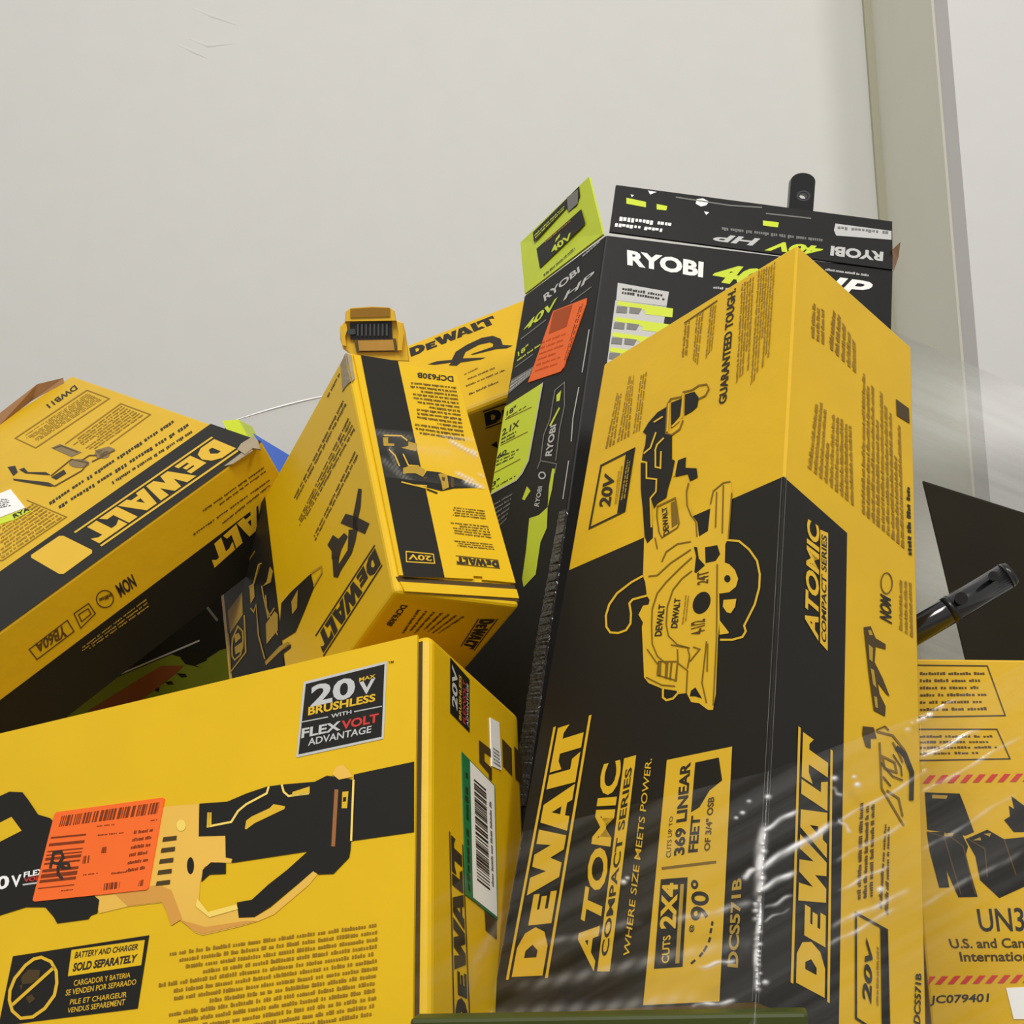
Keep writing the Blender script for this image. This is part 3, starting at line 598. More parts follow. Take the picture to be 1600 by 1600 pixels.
DU.text('model_lettering', 'DWB11', d7((612, 138), (388, 292), (360, 264), (584, 108)), DINK, 1, 0.03)
DU.lines('frame_line', [closed(d7((680, 150), (855, 215), (280, 600), (120, 525))), d7((510, 570), (945, 255), (1175, 340), (860, 570)), d7((-10, 1480), (20, 1480), (520, 1140), (210, 1008))], 1.8, FINE, 1)
for q, n, ch, m_ in (((800, 228), (280, 562), (165, 520), (682, 172)), 9, 60, FINE), (((1130, 348), (740, 620), (540, 570), (942, 272)), 8, 56, FINE), (((495, 1150), (-10, 1490), (-10, 1220), (250, 1035)), 9, 50, FINE):
    DU.fine('fine_print', d7(*q), n, m_, 1, 'l', 0.6, ch)
for q in ((780, 262, 228, 628, 222, 612, 772, 248), (846, 278, 268, 646, 262, 630, 838, 262), (862, 308, 505, 536, 499, 522, 855, 294)):
    DU.fine('instruction_print', d3((q[0], q[1]), (q[2], q[3]), (q[4], q[5]), (q[6], q[7])), 1, DINK, 1, 'l', 0.85, 44, 0)
DU.polys('tool_picture', [d7((60, 750), (120, 740), (140, 790), (105, 820)), d7((100, 840), (380, 870), (420, 890), (400, 905), (110, 855)), d7((150, 770), (190, 755), (220, 790), (360, 790), (400, 815), (200, 800)), d7((400, 830), (500, 770), (520, 800), (440, 850))], DINK, 1)
DU.polys('tool_picture_grey', [d7(*ell(620, 722, 80, 34)), d7(*ell(800, 650, 60, 34)), d7((400, 600), (470, 570), (640, 635), (560, 672)), d7((740, 620), (850, 590), (900, 610), (800, 680))], mat('grey_brown_ink', (128, 108, 72), 0.5, 0.3), 1)
DU.lines('tool_picture_line', [d7((400, 820), (560, 690), (690, 720), (640, 780), (430, 900), (390, 890)), d7((420, 605), (480, 585), (610, 635)), d7((640, 700), (700, 660), (760, 660)), d7((720, 710), (900, 620))], 1.8, FINE2, 2)
DU.slab('white_sticker', d7((-20, 968), (85, 925), (200, 1070), (-20, 1155)), WHITE, 0.0006)
DU.sub = DU.slab('lime_sticker', d7((-20, 1160), (200, 1075), (248, 1090), (120, 1160), (-20, 1205)), LIME, 0.0004)
DU.lift = 0.0006
DU.fine('sticker_print', d7((-10, 1000), (60, 1000), (95, 1060), (-10, 1080)), 5, DINK, 0, 'l', 0.6, 10)
DU.text('sticker_lettering', 'RYA', d7((100, 1125), (225, 1065), (238, 1090), (115, 1155)), DINK, 0, 0.03)
DU.lift = 0
DU.sub = None
jb = [DL.st(p)[1] for p in ((30, 1070), (200, 943), (370, 816))]; jb = sum(jb) / 3
DL.stpoly('black_panel', [(0, jb), (1, jb), (1, 1), (0, 1)], BLK, 0)
DL.lines('mark_frame', [closed(d3((130, 1270), (300, 1140), (330, 1190), (165, 1315))), closed(d3((330, 1110), (395, 1065), (425, 1110), (360, 1175))), closed(d3((350, 1115), (393, 1088), (406, 1112), (364, 1146))), closed(d3(*ell(468, 1045, 38, 38)))], 1.8, FINE2, 1)
DL.text('mark_lettering', 'YB60A', d3((300, 1210), (165, 1290), (155, 1245), (290, 1155)), FINE2, 1, 0.03)
DL.text('mark_lettering', 'NOM', d3((612, 988), (540, 1040), (512, 985), (588, 932)), DINK, 1, 0.03)
DL.fine('mark_print', d3((500, 1040), (445, 1065), (440, 1040), (495, 1015)), 1, FINE2, 1, 'l', 0.7, 8, 0)
for q in ((905, 100, 150, 635, 138, 610, 890, 75), (925, 145, 352, 560, 340, 535, 915, 120), (975, 255, 10, 945, 0, 920, 965, 230), (975, 320, 378, 805, 365, 780, 965, 295)):
    DL.fine('instruction_print', d8((q[0], q[1]), (q[2], q[3]), (q[4], q[5]), (q[6], q[7])), 1, FINE2, 1, 'l', 0.8, 34, 0)
DL.logo('brand_lettering', [(493, 746), (335, 887), (325, 858), (483, 717)], YINK, 1, False)
DL.fine('fine_print', d3((665, 1085), (375, 1290), (360, 1262), (650, 1040)), 3, FINEY, 1, 'l', 0.5, 44)
DU.slab('torn_corner', [(404, 690), (396, 684), (378, 695), (372, 704), (384, 712), (396, 702), (408, 704)], TAPE, 0.0012)
DU.slab('torn_tape', d3((1000, 455), (1080, 395), (1110, 365), (1130, 385), (1040, 445)), TAPE, 0.0005)
# bent top flap at the far edge
fa = [on_plane(p[0], p[1], DU.c[3], DU.n) for p in ((0, 664), (50, 626), (100, 599), (108, 590))]
fb = [at(p[0], p[1], z) for p, z in (((-30, 676), 1.02), ((0, 654), 1.03), ((62, 606), 1.05), ((103, 596), 1.06))]
mesh_obj('cardboard_flap', [on_plane(-30, 688, DU.c[3], DU.n), fa[0], fa[1], fa[2]] + [p + DU.n * 0.004 for p in fb], [(0, 1, 5, 4), (1, 2, 6, 5), (2, 3, 7, 6)], KRAFT, D.root)

# ------------------------------------------------------------------ black and lime saw carton (back right)
kTL = at(947, 367, .84); kTR = at(1396, 421, .92); kLF = at(819, 462, .935)
vdn = (cw(-0.149, 0.913, -0.382) - CAM).normalized()
CK = para(kTL, kTR - kTL, vdn * 0.55, kLF - kTL)
K = Carton('chainsaw_carton', 'tall black carton with lime panel and open flaps standing behind the saw carton', 'box', CK, BLKB, 0.0014)
KF = K.face('k0', 0, 1); KL = K.face('i0', 2, 1)
f4 = crop(800, 260, 4); l4 = crop(760, 340, 4.706); l5 = crop(760, 560, 4)
KF.text('brand_lettering', 'RYOBI', f4((718, 522), (1197, 598), (1192, 697), (720, 618)), WHITE, 1, 0.045)
KF.text('voltage_lettering', '40V', [(1117, 411), (1245, 428), (1240, 464), (1111, 439)], LIME, 1, 0.04, 0.3)
KF.text('voltage_lettering', 'HP', [(1258, 426), (1364, 441), (1360, 466), (1252, 452)], WHITE, 1, 0.03, 0.3)
KF.fine('fine_print', [(1115, 446), (1240, 462), (1240, 468), (1114, 452)], 1, SILV, 1)
KF.fine('fine_print', [(1290, 418), (1362, 428), (1361, 434), (1289, 424)], 1, SILV, 1)
KF.sub = KF.poly('silver_panel', f4((660, 728), (980, 785), (965, 875), (650, 838)), SILV, 1)
KF.fine('panel_lettering', f4((690, 752), (945, 795), (940, 840), (685, 800)), 2, DINK, 2, 'l', 0.75, 16, 0.1)
KF.sub = None
KF.sub = KF.poly('photo_strip', f4((645, 838), (965, 878), (900, 1250), (590, 1250)), SILV, 1)
for y in (0, 100, 195, 290):
    KF.poly('lime_bar', f4((660 - y * .16, 842 + y), (1005 - y * .16, 890 + y), (1000 - y * .16, 945 + y), (830 - y * .16, 925 + y), (830 - y * .16, 900 + y), (655 - y * .16, 868 + y)), LIME, 2)
    KF.polys('photo_patch', [f4((655 - y * .16, 875 + y), (720 - y * .16, 880 + y), (715 - y * .16, 920 + y), (648 - y * .16, 915 + y)), f4((735 - y * .16, 880 + y), (810 - y * .16, 890 + y), (790 - y * .16, 925 + y), (730 - y * .16, 918 + y))], GREY, 3)
KF.sub = None
# side wording
KL.text('brand_lettering', 'RYOBI', l4((420, 572), (682, 358), (690, 400), (430, 620)), SILV, 1, 0.03)
KL.text('voltage_lettering', '40V', l4((285, 785), (525, 585), (537, 640), (272, 845)), LIME, 1, 0.03, 0.2)
KL.text('voltage_lettering', 'HP', l4((575, 560), (795, 390), (800, 430), (565, 615)), SILV, 1, 0.02, 0.2)
KL.lines('rule_line', [l4((255, 895), (440, 752)), l4((620, 625), (775, 510)), l4((215, 1100), (345, 1005))], 1.6, GREY, 1)
KL.fine('fine_print', l4((705, 275), (840, 160), (842, 180), (712, 292)), 1, SILV, 1)
KL.text('size_lettering', '18"', l4((232, 990), (310, 928), (312, 962), (236, 1022)), LIME, 1, 0.02)
KL.fine('size_print', l4((228, 1040), (405, 915), (405, 940), (230, 1062)), 1, LIME, 1, 'l', 0.6, 16)
KL.poly('silver_panel', l4((185, 1195), (352, 1092), (320, 1165), (165, 1295)), GREY, 1)
KL.fine('silver_print', l4((185, 1205), (345, 1105), (322, 1160), (170, 1285)), 3, SILV, 2)
KL.sub = KL.poly('lime_panel', l5((115, 305), (355, 152), (310, 400), (265, 640), (225, 720), (190, 762), (30, 850)), LIME, 1)
KL.lines('lime_panel_edge', [l5((355, 152), (310, 400), (265, 640), (225, 720), (190, 762), (30, 850))], 1.6, SILV, 2)
for s, q in (('18"', ((130, 330), (188, 292), (190, 322), (128, 362))), ('2.1X', ((105, 445), (212, 382), (205, 425), (98, 490))), ('60', ((75, 600), (130, 565), (128, 595), (70, 632))), ('3"', ((40, 775), (85, 745), (85, 775), (38, 806)))):
    KL.text('panel_lettering', s, l5(*q), DINK, 2, 0.03)
for q, n in (((130, 365), (255, 290), (255, 305), (128, 380)), 1), (((98, 495), (190, 445), (188, 490), (92, 540)), 2), (((70, 610), (205, 560), (180, 620), (62, 680)), 3), (((38, 810), (190, 722), (188, 740), (36, 828)), 1):
    KL.fine('panel_print', l5(*q), n, DINK, 2, 'l', 0.6, 16)
KL.lines('panel_rule', [l5((120, 385), (285, 305)), l5((90, 545), (260, 460)), l5((55, 715), (215, 630))], 1.2, OLIVE, 2)
KL.sub = None
KL.lines('tool_picture_line', [l5((340, 640), (360, 480), (400, 380), (430, 200), (490, 150), (490, 300), (460, 440), (435, 640)), l5((320, 690), (340, 640), (440, 660), (430, 720))], 1.6, GREY, 1)
KL.text('tool_picture_lettering', 'RYOBI', l5((368, 612), (402, 425), (440, 410), (410, 610)), SILV, 1, 0.03)
KL.text('tool_picture_lettering', 'RYOBI', l5((300, 922), (325, 802), (352, 800), (330, 928)), SILV, 1, 0.02)
KL.polys('tool_picture', [l5((270, 1000), (330, 980), (385, 930), (380, 1060), (340, 1150), (310, 1350), (235, 1430), (225, 1380), (250, 1200)), l5((430, 690), (412, 820), (385, 930), (393, 800), (413, 690)), l5((440, 230), (470, 200), (460, 265), (440, 270)), l5((395, 420), (455, 305), (462, 312), (405, 425)), l5((225, 880), (255, 800), (278, 828), (240, 888))], LIME, 1)
KL.lines('tool_picture_ring', [closed(l5(*ell(350, 732, 20, 20)))], 2, SILV, 1)
KL.fine('fine_print', l5((45, 900), (170, 830), (130, 1010), (80, 1060)), 6, GREY, 1, 'l', 0.5, 14)
KL.sub = KL.slab('price_sticker', l4((495, 690), (740, 595), (735, 640), (572, 1105), (550, 1135), (310, 1215), (330, 1160)), ORANGE, 0.0007)
KL.lift = 0.0007
KL.poly('sticker_print', l4((500, 695), (640, 642), (595, 805), (465, 858)), mat('orange_brown_ink', (170, 74, 30), 0.55, 0.2), 0)
KL.fine('sticker_print', l4((600, 1050), (722, 640), (690, 650), (575, 1050)), 2, ORINK, 0, 'l', 0.5, 26)
KL.fine('sticker_print', l4((420, 900), (600, 830), (540, 1090), (360, 1150)), 6, mat('orange_faint_ink', (200, 84, 30), 0.55, 0.2), 0, 'l', 0.4, 16)
KL.lift = 0
KL.sub = None
# worn shiny edge strip of tape along the near edge
SHINE = mat('shiny_worn_tape', (62, 62, 61), 0.16, 0.9, 0.5, 0.6, 260)
tv = []
for k in range(151):
    t = k / 150; y = 800 + t * 460; x = 947 - 0.1583 * (y - 367)
    wv = (3 + 8 * min(1, t * 2.2)) * (0.75 + 0.4 * random.random())
    st_a = KL.st((x - 2 - wv * .55, y)); tv.append((st_a, KF.st((x + 1 + wv, y))))
V = []
for a, b in tv:
    e = KL.P((0, a[1])); V += [KL.P((max(a[0], .004), a[1]), .0006), e + (KL.n + KF.n) * .0005 * random.uniform(.2, 2.4), KF.P((max(b[0], .004), b[1]), .0006)]
T = []
for k in range(150):
    T += [(3 * k, 3 * k + 1, 3 * k + 4, 3 * k + 3), (3 * k + 1, 3 * k + 2, 3 * k + 5, 3 * k + 4)]
mesh_obj('edge_tape', V, T, SHINE, K.root)
KL.lines('edge_wear', [[(921, 515), (917, 540), (910, 582)], [(905, 605), (896, 652), (893, 690)], [(889, 720), (880, 780)]], 1.6, SILV, 1)
# open flaps
def flap(name, quad, m, th=0.0016):
    n = (quad[1] - quad[0]).cross(quad[3] - quad[0]).normalized()
    if n.dot(CAM - quad[0]) < 0: n = -n
    lo = [p - n * th for p in quad]
    fo = mesh_obj(name, list(quad) + lo, [(0, 1, 2, 3), (7, 6, 5, 4), (0, 4, 5, 1), (1, 5, 6, 2), (2, 6, 7, 3), (3, 7, 4, 0)], m, K.root)
    c = sum(quad, Vector()) / 4
    fc = Face(K.root, quad[0], quad[1], quad[2], quad[3], c - n); fc.sub = fo
    return fc
LFp = flap('side_flap', [at(813, 379, .985), at(920, 276, .885), at(942, 366, .842), at(820, 459, .935)], LIMEB)
lf = crop(800, 260, 4)
LFp.polys('flap_panel', [lf((125, 420), (415, 130), (420, 190), (395, 250), (340, 295), (330, 270), (130, 480)), lf((145, 520), (425, 270), (450, 360), (165, 645))], BLK, 1)
LFp.poly('flap_panel_grey', lf((335, 205), (408, 150), (405, 235), (340, 295)), GREY, 2)
LFp.fine('flap_print', lf((190, 470), (370, 320), (375, 340), (200, 490)), 1, FINE, 2)
LFp.text('flap_lettering', '40V', lf((225, 520), (355, 420), (362, 455), (240, 555)), LIME, 2, 0.03)
LFp.fine('flap_print', lf((135, 430), (320, 250), (325, 270), (140, 460)), 2, LIME, 2)
LFp.fine('flap_print', lf((185, 680), (380, 510), (385, 525), (190, 700)), 1, DINK, 2)
TF = flap('front_flap', [at(963, 289, .865), at(1394, 346, .945), at(1395, 421, .918), at(953, 362, .842)], BLKB)
tf = crop(930, 270, 3.2)
TF.text('brand_lettering', 'RYOBI', tf((1432, 443), (1150, 412), (1155, 362), (1436, 396)), SILV, 1, 0.045)
TF.text('voltage_lettering', '40V', tf((1112, 410), (812, 385), (820, 334), (1116, 366)), LIME, 1, 0.04, 0.3)
TF.text('voltage_lettering', 'HP', tf((788, 366), (558, 336), (560, 300), (792, 326)), SILV, 1, 0.03, 0.3)
TF.fine('flap_print', tf((1110, 350), (570, 285), (570, 262), (1110, 325)), 1, GREY, 1, 'l', 0.7, 50)
TF.fine('flap_lettering', tf((355, 275), (110, 245), (115, 215), (360, 245)), 1, WHITE, 1, 'l', 0.7, 14, 0)
TF.fine('flap_lettering', tf((312, 298), (105, 275), (110, 250), (318, 275)), 1, WHITE, 1, 'l', 0.7, 12, 0)
TF.polys('lime_patch', [tf((150, 125), (240, 145), (240, 172), (150, 155)), tf((290, 155), (340, 165), (335, 187), (290, 182)), tf((805, 235), (885, 245), (880, 270), (805, 260))], LIME, 1)
TF.polys('torn_spot', [tf((480, 130), (510, 125), (540, 142), (525, 160), (500, 166), (475, 152)), tf((515, 190), (540, 195), (525, 208)), tf((250, 88), (290, 95), (260, 108)), tf((170, 108), (185, 112), (175, 122))], WHITE, 1)
TF.poly('silver_panel', tf((1178, 252), (1480, 292), (1480, 336), (1182, 312), (1170, 285)), SILV, 1)
TF.fine('panel_lettering', tf((1460, 312), (1200, 284), (1200, 266), (1462, 292)), 1, GREY, 2, 'l', 0.8, 14, 0)
TF.lines('painted_crease_sheen', [tf((380, 120), (640, 160), (800, 170)), tf((820, 200), (1050, 225))], 2, GREY, 1)  # sheen along the flap, painted as grey lines
# little torn brown flap at the right end
mesh_obj('cardboard_flap', [at(1394, 390, .925), at(1407, 378, .96), at(1404, 402, .96), at(1396, 425, .925)], [(0, 1, 2, 3)], KRAFT, K.root)

# ------------------------------------------------------------------ yellow carton behind, between the tilted carton and the black one
l0 = at(737, 637, .94); ldir = (at(823, 463, 1.07) - at(640, 535, 1.07)).normalized()
ltop = on_plane(737, 497, l0, Vector(ldir.cross((at(737, 497, 1.04) - l0)).normalized())) if False else at(737, 497, 1.04)
e1 = ldir * 0.26; e2 = ltop - l0; e3n = e1.cross(e2).normalized()
if e3n.y < 0: e3n = -e3n
CLc = para(l0 - ldir * 0.12, e1, e2, e3n * 0.13)
L = Carton('drill_carton', 'yellow carton with large black letters half hidden between the tilted and black cartons', 'box', CLc, YEL, 0.006, None, 4)
LU = L.face('k0', 0, 1); LB = L.face('j0', 0, 2)
g6 = crop(620, 450, 6.4)
LU.logo('brand_lettering', g6((125, 605), (958, 278), (1005, 348), (142, 690)), DINK, 1, False)
LU.poly('series_mark', g6((310, 765), (400, 735), (550, 720), (590, 640), (700, 570), (850, 500), (960, 480), (1040, 510), (1060, 570), (1160, 578), (1100, 605), (1000, 612), (760, 670), (740, 665), (900, 610), (960, 590), (965, 560), (930, 545), (820, 570), (690, 640), (660, 705), (890, 697), (840, 717), (640, 747), (600, 780), (520, 775), (545, 747), (380, 770)), DINK, 1)
for q, ch in (((675, 858), (800, 800), (802, 815), (678, 872)), 10), (((708, 905), (968, 795), (972, 812), (712, 920)), 20), (((690, 975), (1072, 815), (1075, 832), (694, 992)), 30), (((720, 1055), (1018, 925), (1022, 945), (725, 1075)), 20):
    LU.fine('fine_print', g6(*q), 1, FINE2, 1, 'l', 0.9, ch, 0)
LB.logo('brand_lettering', g6((860, 1230), (1800, 900), (1850, 1060), (885, 1410)), BLK, 1)
LB.polys('side_mark', [g6((940, 1570), (1000, 1530), (1010, 1600))], BLK, 1)

# ------------------------------------------------------------------ yellow battery-kit carton at the right edge
gTL = at(1402, 1029, .70); gTR = at(1690, 1032, .68)
gd = (cw(-0.03, 0.93, -0.36) - CAM).normalized()
nb = (gTR - gTL).cross(gd).normalized()
if nb.y < 0: nb = -nb
CG = para(gTL, gTR - gTL, gd * 0.30, nb * 0.14)
G = Carton('battery_carton', 'yellow carton with red dashed border and black battery picture at the right edge', 'box', CG, YEL, 0.0014)
GF = G.face('k0', 0, 1)
g2 = crop(1400, 1000, 2.667)
for y0 in (560, 1398):
    GF.polys('red_dash', [g2((110 + k * 52, y0 + 38 - k * 1.0), (140 + k * 52, y0 + 4 - k * 1.0), (166 + k * 52, y0 + 4 - k * 1.0), (136 + k * 52, y0 + 38 - k * 1.0)) for k in range(13)], RED, 1)
GF.sub = GF.polys('battery_picture', [g2((120, 635), (265, 640), (285, 690), (325, 800), (290, 815), (130, 790)), g2((128, 800), (270, 800), (300, 860), (290, 900), (340, 1070), (260, 1072), (210, 960), (222, 1030), (180, 1032), (140, 880)),
    g2((290, 830), (380, 790), (450, 830), (640, 810), (640, 980), (430, 1075), (350, 1000), (330, 900)), g2((450, 750), (475, 735), (470, 690), (492, 705), (480, 650), (533, 690), (560, 650), (570, 800), (490, 800))], BLK, 1)
GF.lines('battery_picture_line', [g2((130, 800), (200, 820), (270, 1060)), g2((200, 800), (280, 860), (330, 1060)), g2((300, 830), (370, 870), (380, 990)), g2((450, 830), (500, 980))], 2, FINE2, 2)
GF.polys('battery_picture_light', [g2((150, 645), (215, 648), (210, 662), (150, 660)), g2((200, 805), (240, 805), (235, 818), (200, 818)), g2((320, 835), (350, 822), (355, 835)), g2((365, 808), (395, 805), (390, 820))], FINEY, 2)
GF.sub = None
GF.text('hazard_lettering', 'UN3480', g2((335, 1120), (690, 1110), (695, 1212), (350, 1216)), DINK, 1, 0.01)
GF.text('hazard_lettering', 'U.S. and Canada', g2((218, 1245), (620, 1240), (622, 1282), (230, 1285)), BROWN, 1, 0.02)
GF.text('hazard_lettering', 'International', g2((262, 1300), (600, 1296), (602, 1338), (270, 1340)), BROWN, 1, 0.02)
GF.text('code_lettering', 'JC079401', g2((140, 1482), (388, 1472), (390, 1518), (142, 1524)), DINK, 1, 0.02, 0.1)
GF.slab('white_sticker', g2((458, 1450), (640, 1440), (640, 1580), (490, 1580)), WHITE, 0.0005)
GF.lines('frame_line', [g2((60, 105), (380, 108), (455, 315), (60, 322)), g2((60, 372), (420, 372), (475, 495), (60, 503))], 2.0, BROWN, 1)
GF.fine('fine_print', g2((100, 125), (360, 125), (400, 300), (100, 305)), 6, FINE2, 1, 'l', 0.4, 22, 0.7)
GF.fine('fine_print', g2((100, 390), (390, 390), (430, 480), (100, 485)), 4, FINE2, 1, 'l', 0.4, 22, 0.7)

# ------------------------------------------------------------------ dark carton behind the tube
hTL = at(1440, 750, .93); hTR = at(1700, 832, .93); hBL = at(1530, 1125, .90)
e1 = hTR - hTL; e2 = hBL - hTL; nb = e1.cross(e2).normalized()
if nb.y < 0: nb = -nb
DKB = mat('dark_brown_carton', (34, 29, 18), 0.7, 0.2, 0.1)
H = Carton('dark_carton', 'dark brown carton corner under stretch film above the battery carton', 'box', para(hTL, e1, e2 * 1.45, ((hTL - CAM).normalized() + Vector((0.12, 0, -0.25))).normalized() * 0.12), DKB, 0.0014)

# ------------------------------------------------------------------ black and lime carton under the left carton
oA = at(-40, 1160, .97); oB = at(480, 800, 1.01); od = (cw(0.3, 0.85, -0.42) - CAM).normalized()
nb = (oB - oA).cross(od).normalized()
if nb.y < 0: nb = -nb
O = Carton('trimmer_carton', 'black and lime carton with orange sticker in the shaded gap under the left carton', 'box', para(oA, oB - oA, od * 0.22, nb * 0.06), BLKB, 0.0014)
OF = O.face('k0', 0, 1)
o5 = crop(40, 900, 5)
OF.poly('lime_panel', o5((60, 1130), (300, 1010), (700, 800), (1140, 615), (1230, 640), (1300, 690), (1400, 660), (1520, 580), (1600, 560), (1600, 1250), (0, 1300)), mat('lime_ink_painted_shade', (120, 132, 34), 0.5, 0.3, 0.1), 1)  # lime darkened so the shade of the gap sits in its colour
OF.slab('orange_sticker', o5((480, 1060), (900, 800), (1060, 705), (1240, 700), (1180, 760), (1000, 900), (880, 980), (700, 1050)), mat('orange_sticker_painted_shade', (136, 74, 36), 0.5, 0.3), 0.0006)  # orange darkened too, with the same shade painted in
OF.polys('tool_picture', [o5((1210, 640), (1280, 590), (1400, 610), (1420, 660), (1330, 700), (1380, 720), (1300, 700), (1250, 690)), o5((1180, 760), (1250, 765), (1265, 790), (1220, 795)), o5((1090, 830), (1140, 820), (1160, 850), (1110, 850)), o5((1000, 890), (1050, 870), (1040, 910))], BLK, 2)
OF.lines('film_edge', [o5((60, 1130), (300, 1000), (700, 785), (1150, 595), (1360, 505))], 2.6, SILV, 2)
OF.lines('film_crease', [o5((1400, 220), (1500, 350))], 4, GREY, 1)

# ------------------------------------------------------------------ blue carton and lime carton peeking over the left carton
bA = at(362, 656, 1.02); bB = at(500, 739, 1.05); bd = (cw(0.25, 0.9, -0.2) - CAM).normalized()
nb = (bB - bA).cross(bd).normalized()
if nb.y < 0: nb = -nb
N_ = Carton('blue_carton', 'bright blue carton corner peeking between the left and tilted yellow cartons', 'box', para(bA, bB - bA, bd * 0.055, nb * 0.08), BLUE, 0.001)
pA = at(338, 664, .985); pB = at(371, 657, .985); pC = at(400, 692, .975)
up_ = (pB - pA); dn_ = (cw(0.22, 0.95, -0.1) - CAM).normalized()
P_ = Carton('lime_carton', 'small lime green carton corner behind the worn corner of the left carton', 'box', para(at(346, 657, .99), (at(373, 655, 1.0) - at(346, 657, .99)), (at(398, 700, .985) - at(373, 655, 1.0)) * 2.2, Vector((0, 1, 0.1)).normalized() * 0.05), LIMEB, 0.001)

# ------------------------------------------------------------------ lime carton under the saw carton
fA = at(640, 1592, .425); fB = at(1262, 1582, .398); fd = (cw(0, 0.95, -0.2) - CAM).normalized()
nb = (fB - fA).cross(fd).normalized()
if nb.y < 0: nb = -nb
Fc = Carton('lime_base_carton', 'lime green carton, darkened by painted shade, at the bottom edge under the saw carton', 'box', para(fA, fB - fA, fd * 0.11, nb * 0.010), mat('lime_carton_painted_shade', (58, 66, 16), 0.45, 0.4, 0.1), 0.0014)  # a lime carton; the shade under the saw carton is in its colour

# ------------------------------------------------------------------ black tube, stick handle, yellow battery holder
def tube(name, p, q, r, m, parent, n=28, r2=None, caps=True):
    d = (q - p).normalized(); a = d.orthogonal().normalized(); b = d.cross(a); r2 = r if r2 is None else r2
    V = [p + (a * math.cos(t) + b * math.sin(t)) * r for t in (2 * math.pi * i / n for i in range(n))] + [q + (a * math.cos(t) + b * math.sin(t)) * r2 for t in (2 * math.pi * i / n for i in range(n))]
    Fs = [(i, (i + 1) % n, n + (i + 1) % n, n + i) for i in range(n)]
    if caps: Fs += [tuple(range(n - 1, -1, -1)), tuple(range(n, 2 * n))]
    o = mesh_obj(name, V, Fs, m, parent)
    for pl in o.data.polygons:
        if len(pl.vertices) == 4: pl.use_smooth = True
    return o
t0_ = at(1330, 1046, .745); t1_ = at(1574, 899, .735)
TU = root_at('shaft_tube', t0_, 'glossy black round tube sticking out from behind the saw carton', 'tube')
td = (t1_ - t0_).normalized()
GLB = mat('gloss_black_paint', (22, 22, 24), 0.12, 0.6, coat=0.6)
tube('tube_body', t0_, t1_, 0.0087, GLB, TU)
tube('tube_rim', t1_ - td * .0015, t1_ + td * .003, 0.0088, BPLAST, TU, r2=0.0074)
tube('tube_band', t0_ + (t1_ - t0_) * .62, t0_ + (t1_ - t0_) * .66, 0.0091, BPLAST, TU)
tc_ = at(1552, 900, .725); tube('tube_button', tc_ + (tc_ - CAM).normalized() * .004, tc_ - (tc_ - CAM).normalized() * .0005, 0.003, BPLAST, TU)
tc_ = at(1502, 935, .728); tube('tube_button', tc_ + (tc_ - CAM).normalized() * .004, tc_ - (tc_ - CAM).normalized() * .0005, 0.004, BPLAST, TU)

HZ = 1.02
hx = (at(1276, 300, HZ) - at(1238, 298, HZ)); hw = hx.length; hx.normalize()
hu = (at(1258, 265, HZ) - at(1252, 345, HZ)).normalized(); hn = hx.cross(hu).normalized()
hb = at(1252, 300, HZ)
outl = []
for k in range(13):
    a = math.pi * k / 12; outl.append((-hw / 2 * math.cos(a), 0.0085 + hw * .34 * math.sin(a)))
outl = [(-hw / 2 * 1.02, -0.12)] + outl + [(hw / 2 * 1.02, -0.12)]
hole = [(0.0012 + 0.0036 * math.cos(t), -0.0045 + 0.0026 * math.sin(t)) for t in (2 * math.pi * i / 14 for i in range(14))]
v2, t2 = tri2d([outl, hole]); nn = len(v2); no = len(outl)
mk = lambda x, y, d: hb + hx * x + hu * y + hn * d
V = [mk(x, y, .004) for x, y in v2] + [mk(x, y, -.004) for x, y in v2]
Fs = t2 + [tuple(i + nn for i in reversed(t)) for t in t2] + [(i, (i + 1) % no, (i + 1) % no + nn, i + nn) for i in range(no)] + [(no + i, no + (i + 1) % 14, no + (i + 1) % 14 + nn, no + i + nn) for i in range(14)]
ST = root_at('stick_handle', mk(0, -0.12, 0), 'flat black stick with rounded end and hole rising behind the black carton', 'handle')
mesh_obj('stick_body', V, Fs, BPLAST, ST)
rl = [(0.0012 + 0.0062 * math.cos(t), -0.0045 + 0.0048 * math.sin(t)) for t in (2 * math.pi * i / 18 for i in range(18))]
v2, t2 = tri2d([rl, [(0.0012 + (x - .0012) * .72, -0.0045 + (y + .0045) * .72) for x, y in rl]])
mesh_obj('hole_rim', [mk(x, y, .0042) for x, y in v2] + [mk(x, y, -.0042) for x, y in v2], t2 + [tuple(i + len(v2) for i in t) for t in t2], mat('grey_plastic', (70, 70, 72), 0.4, 0.4), ST)

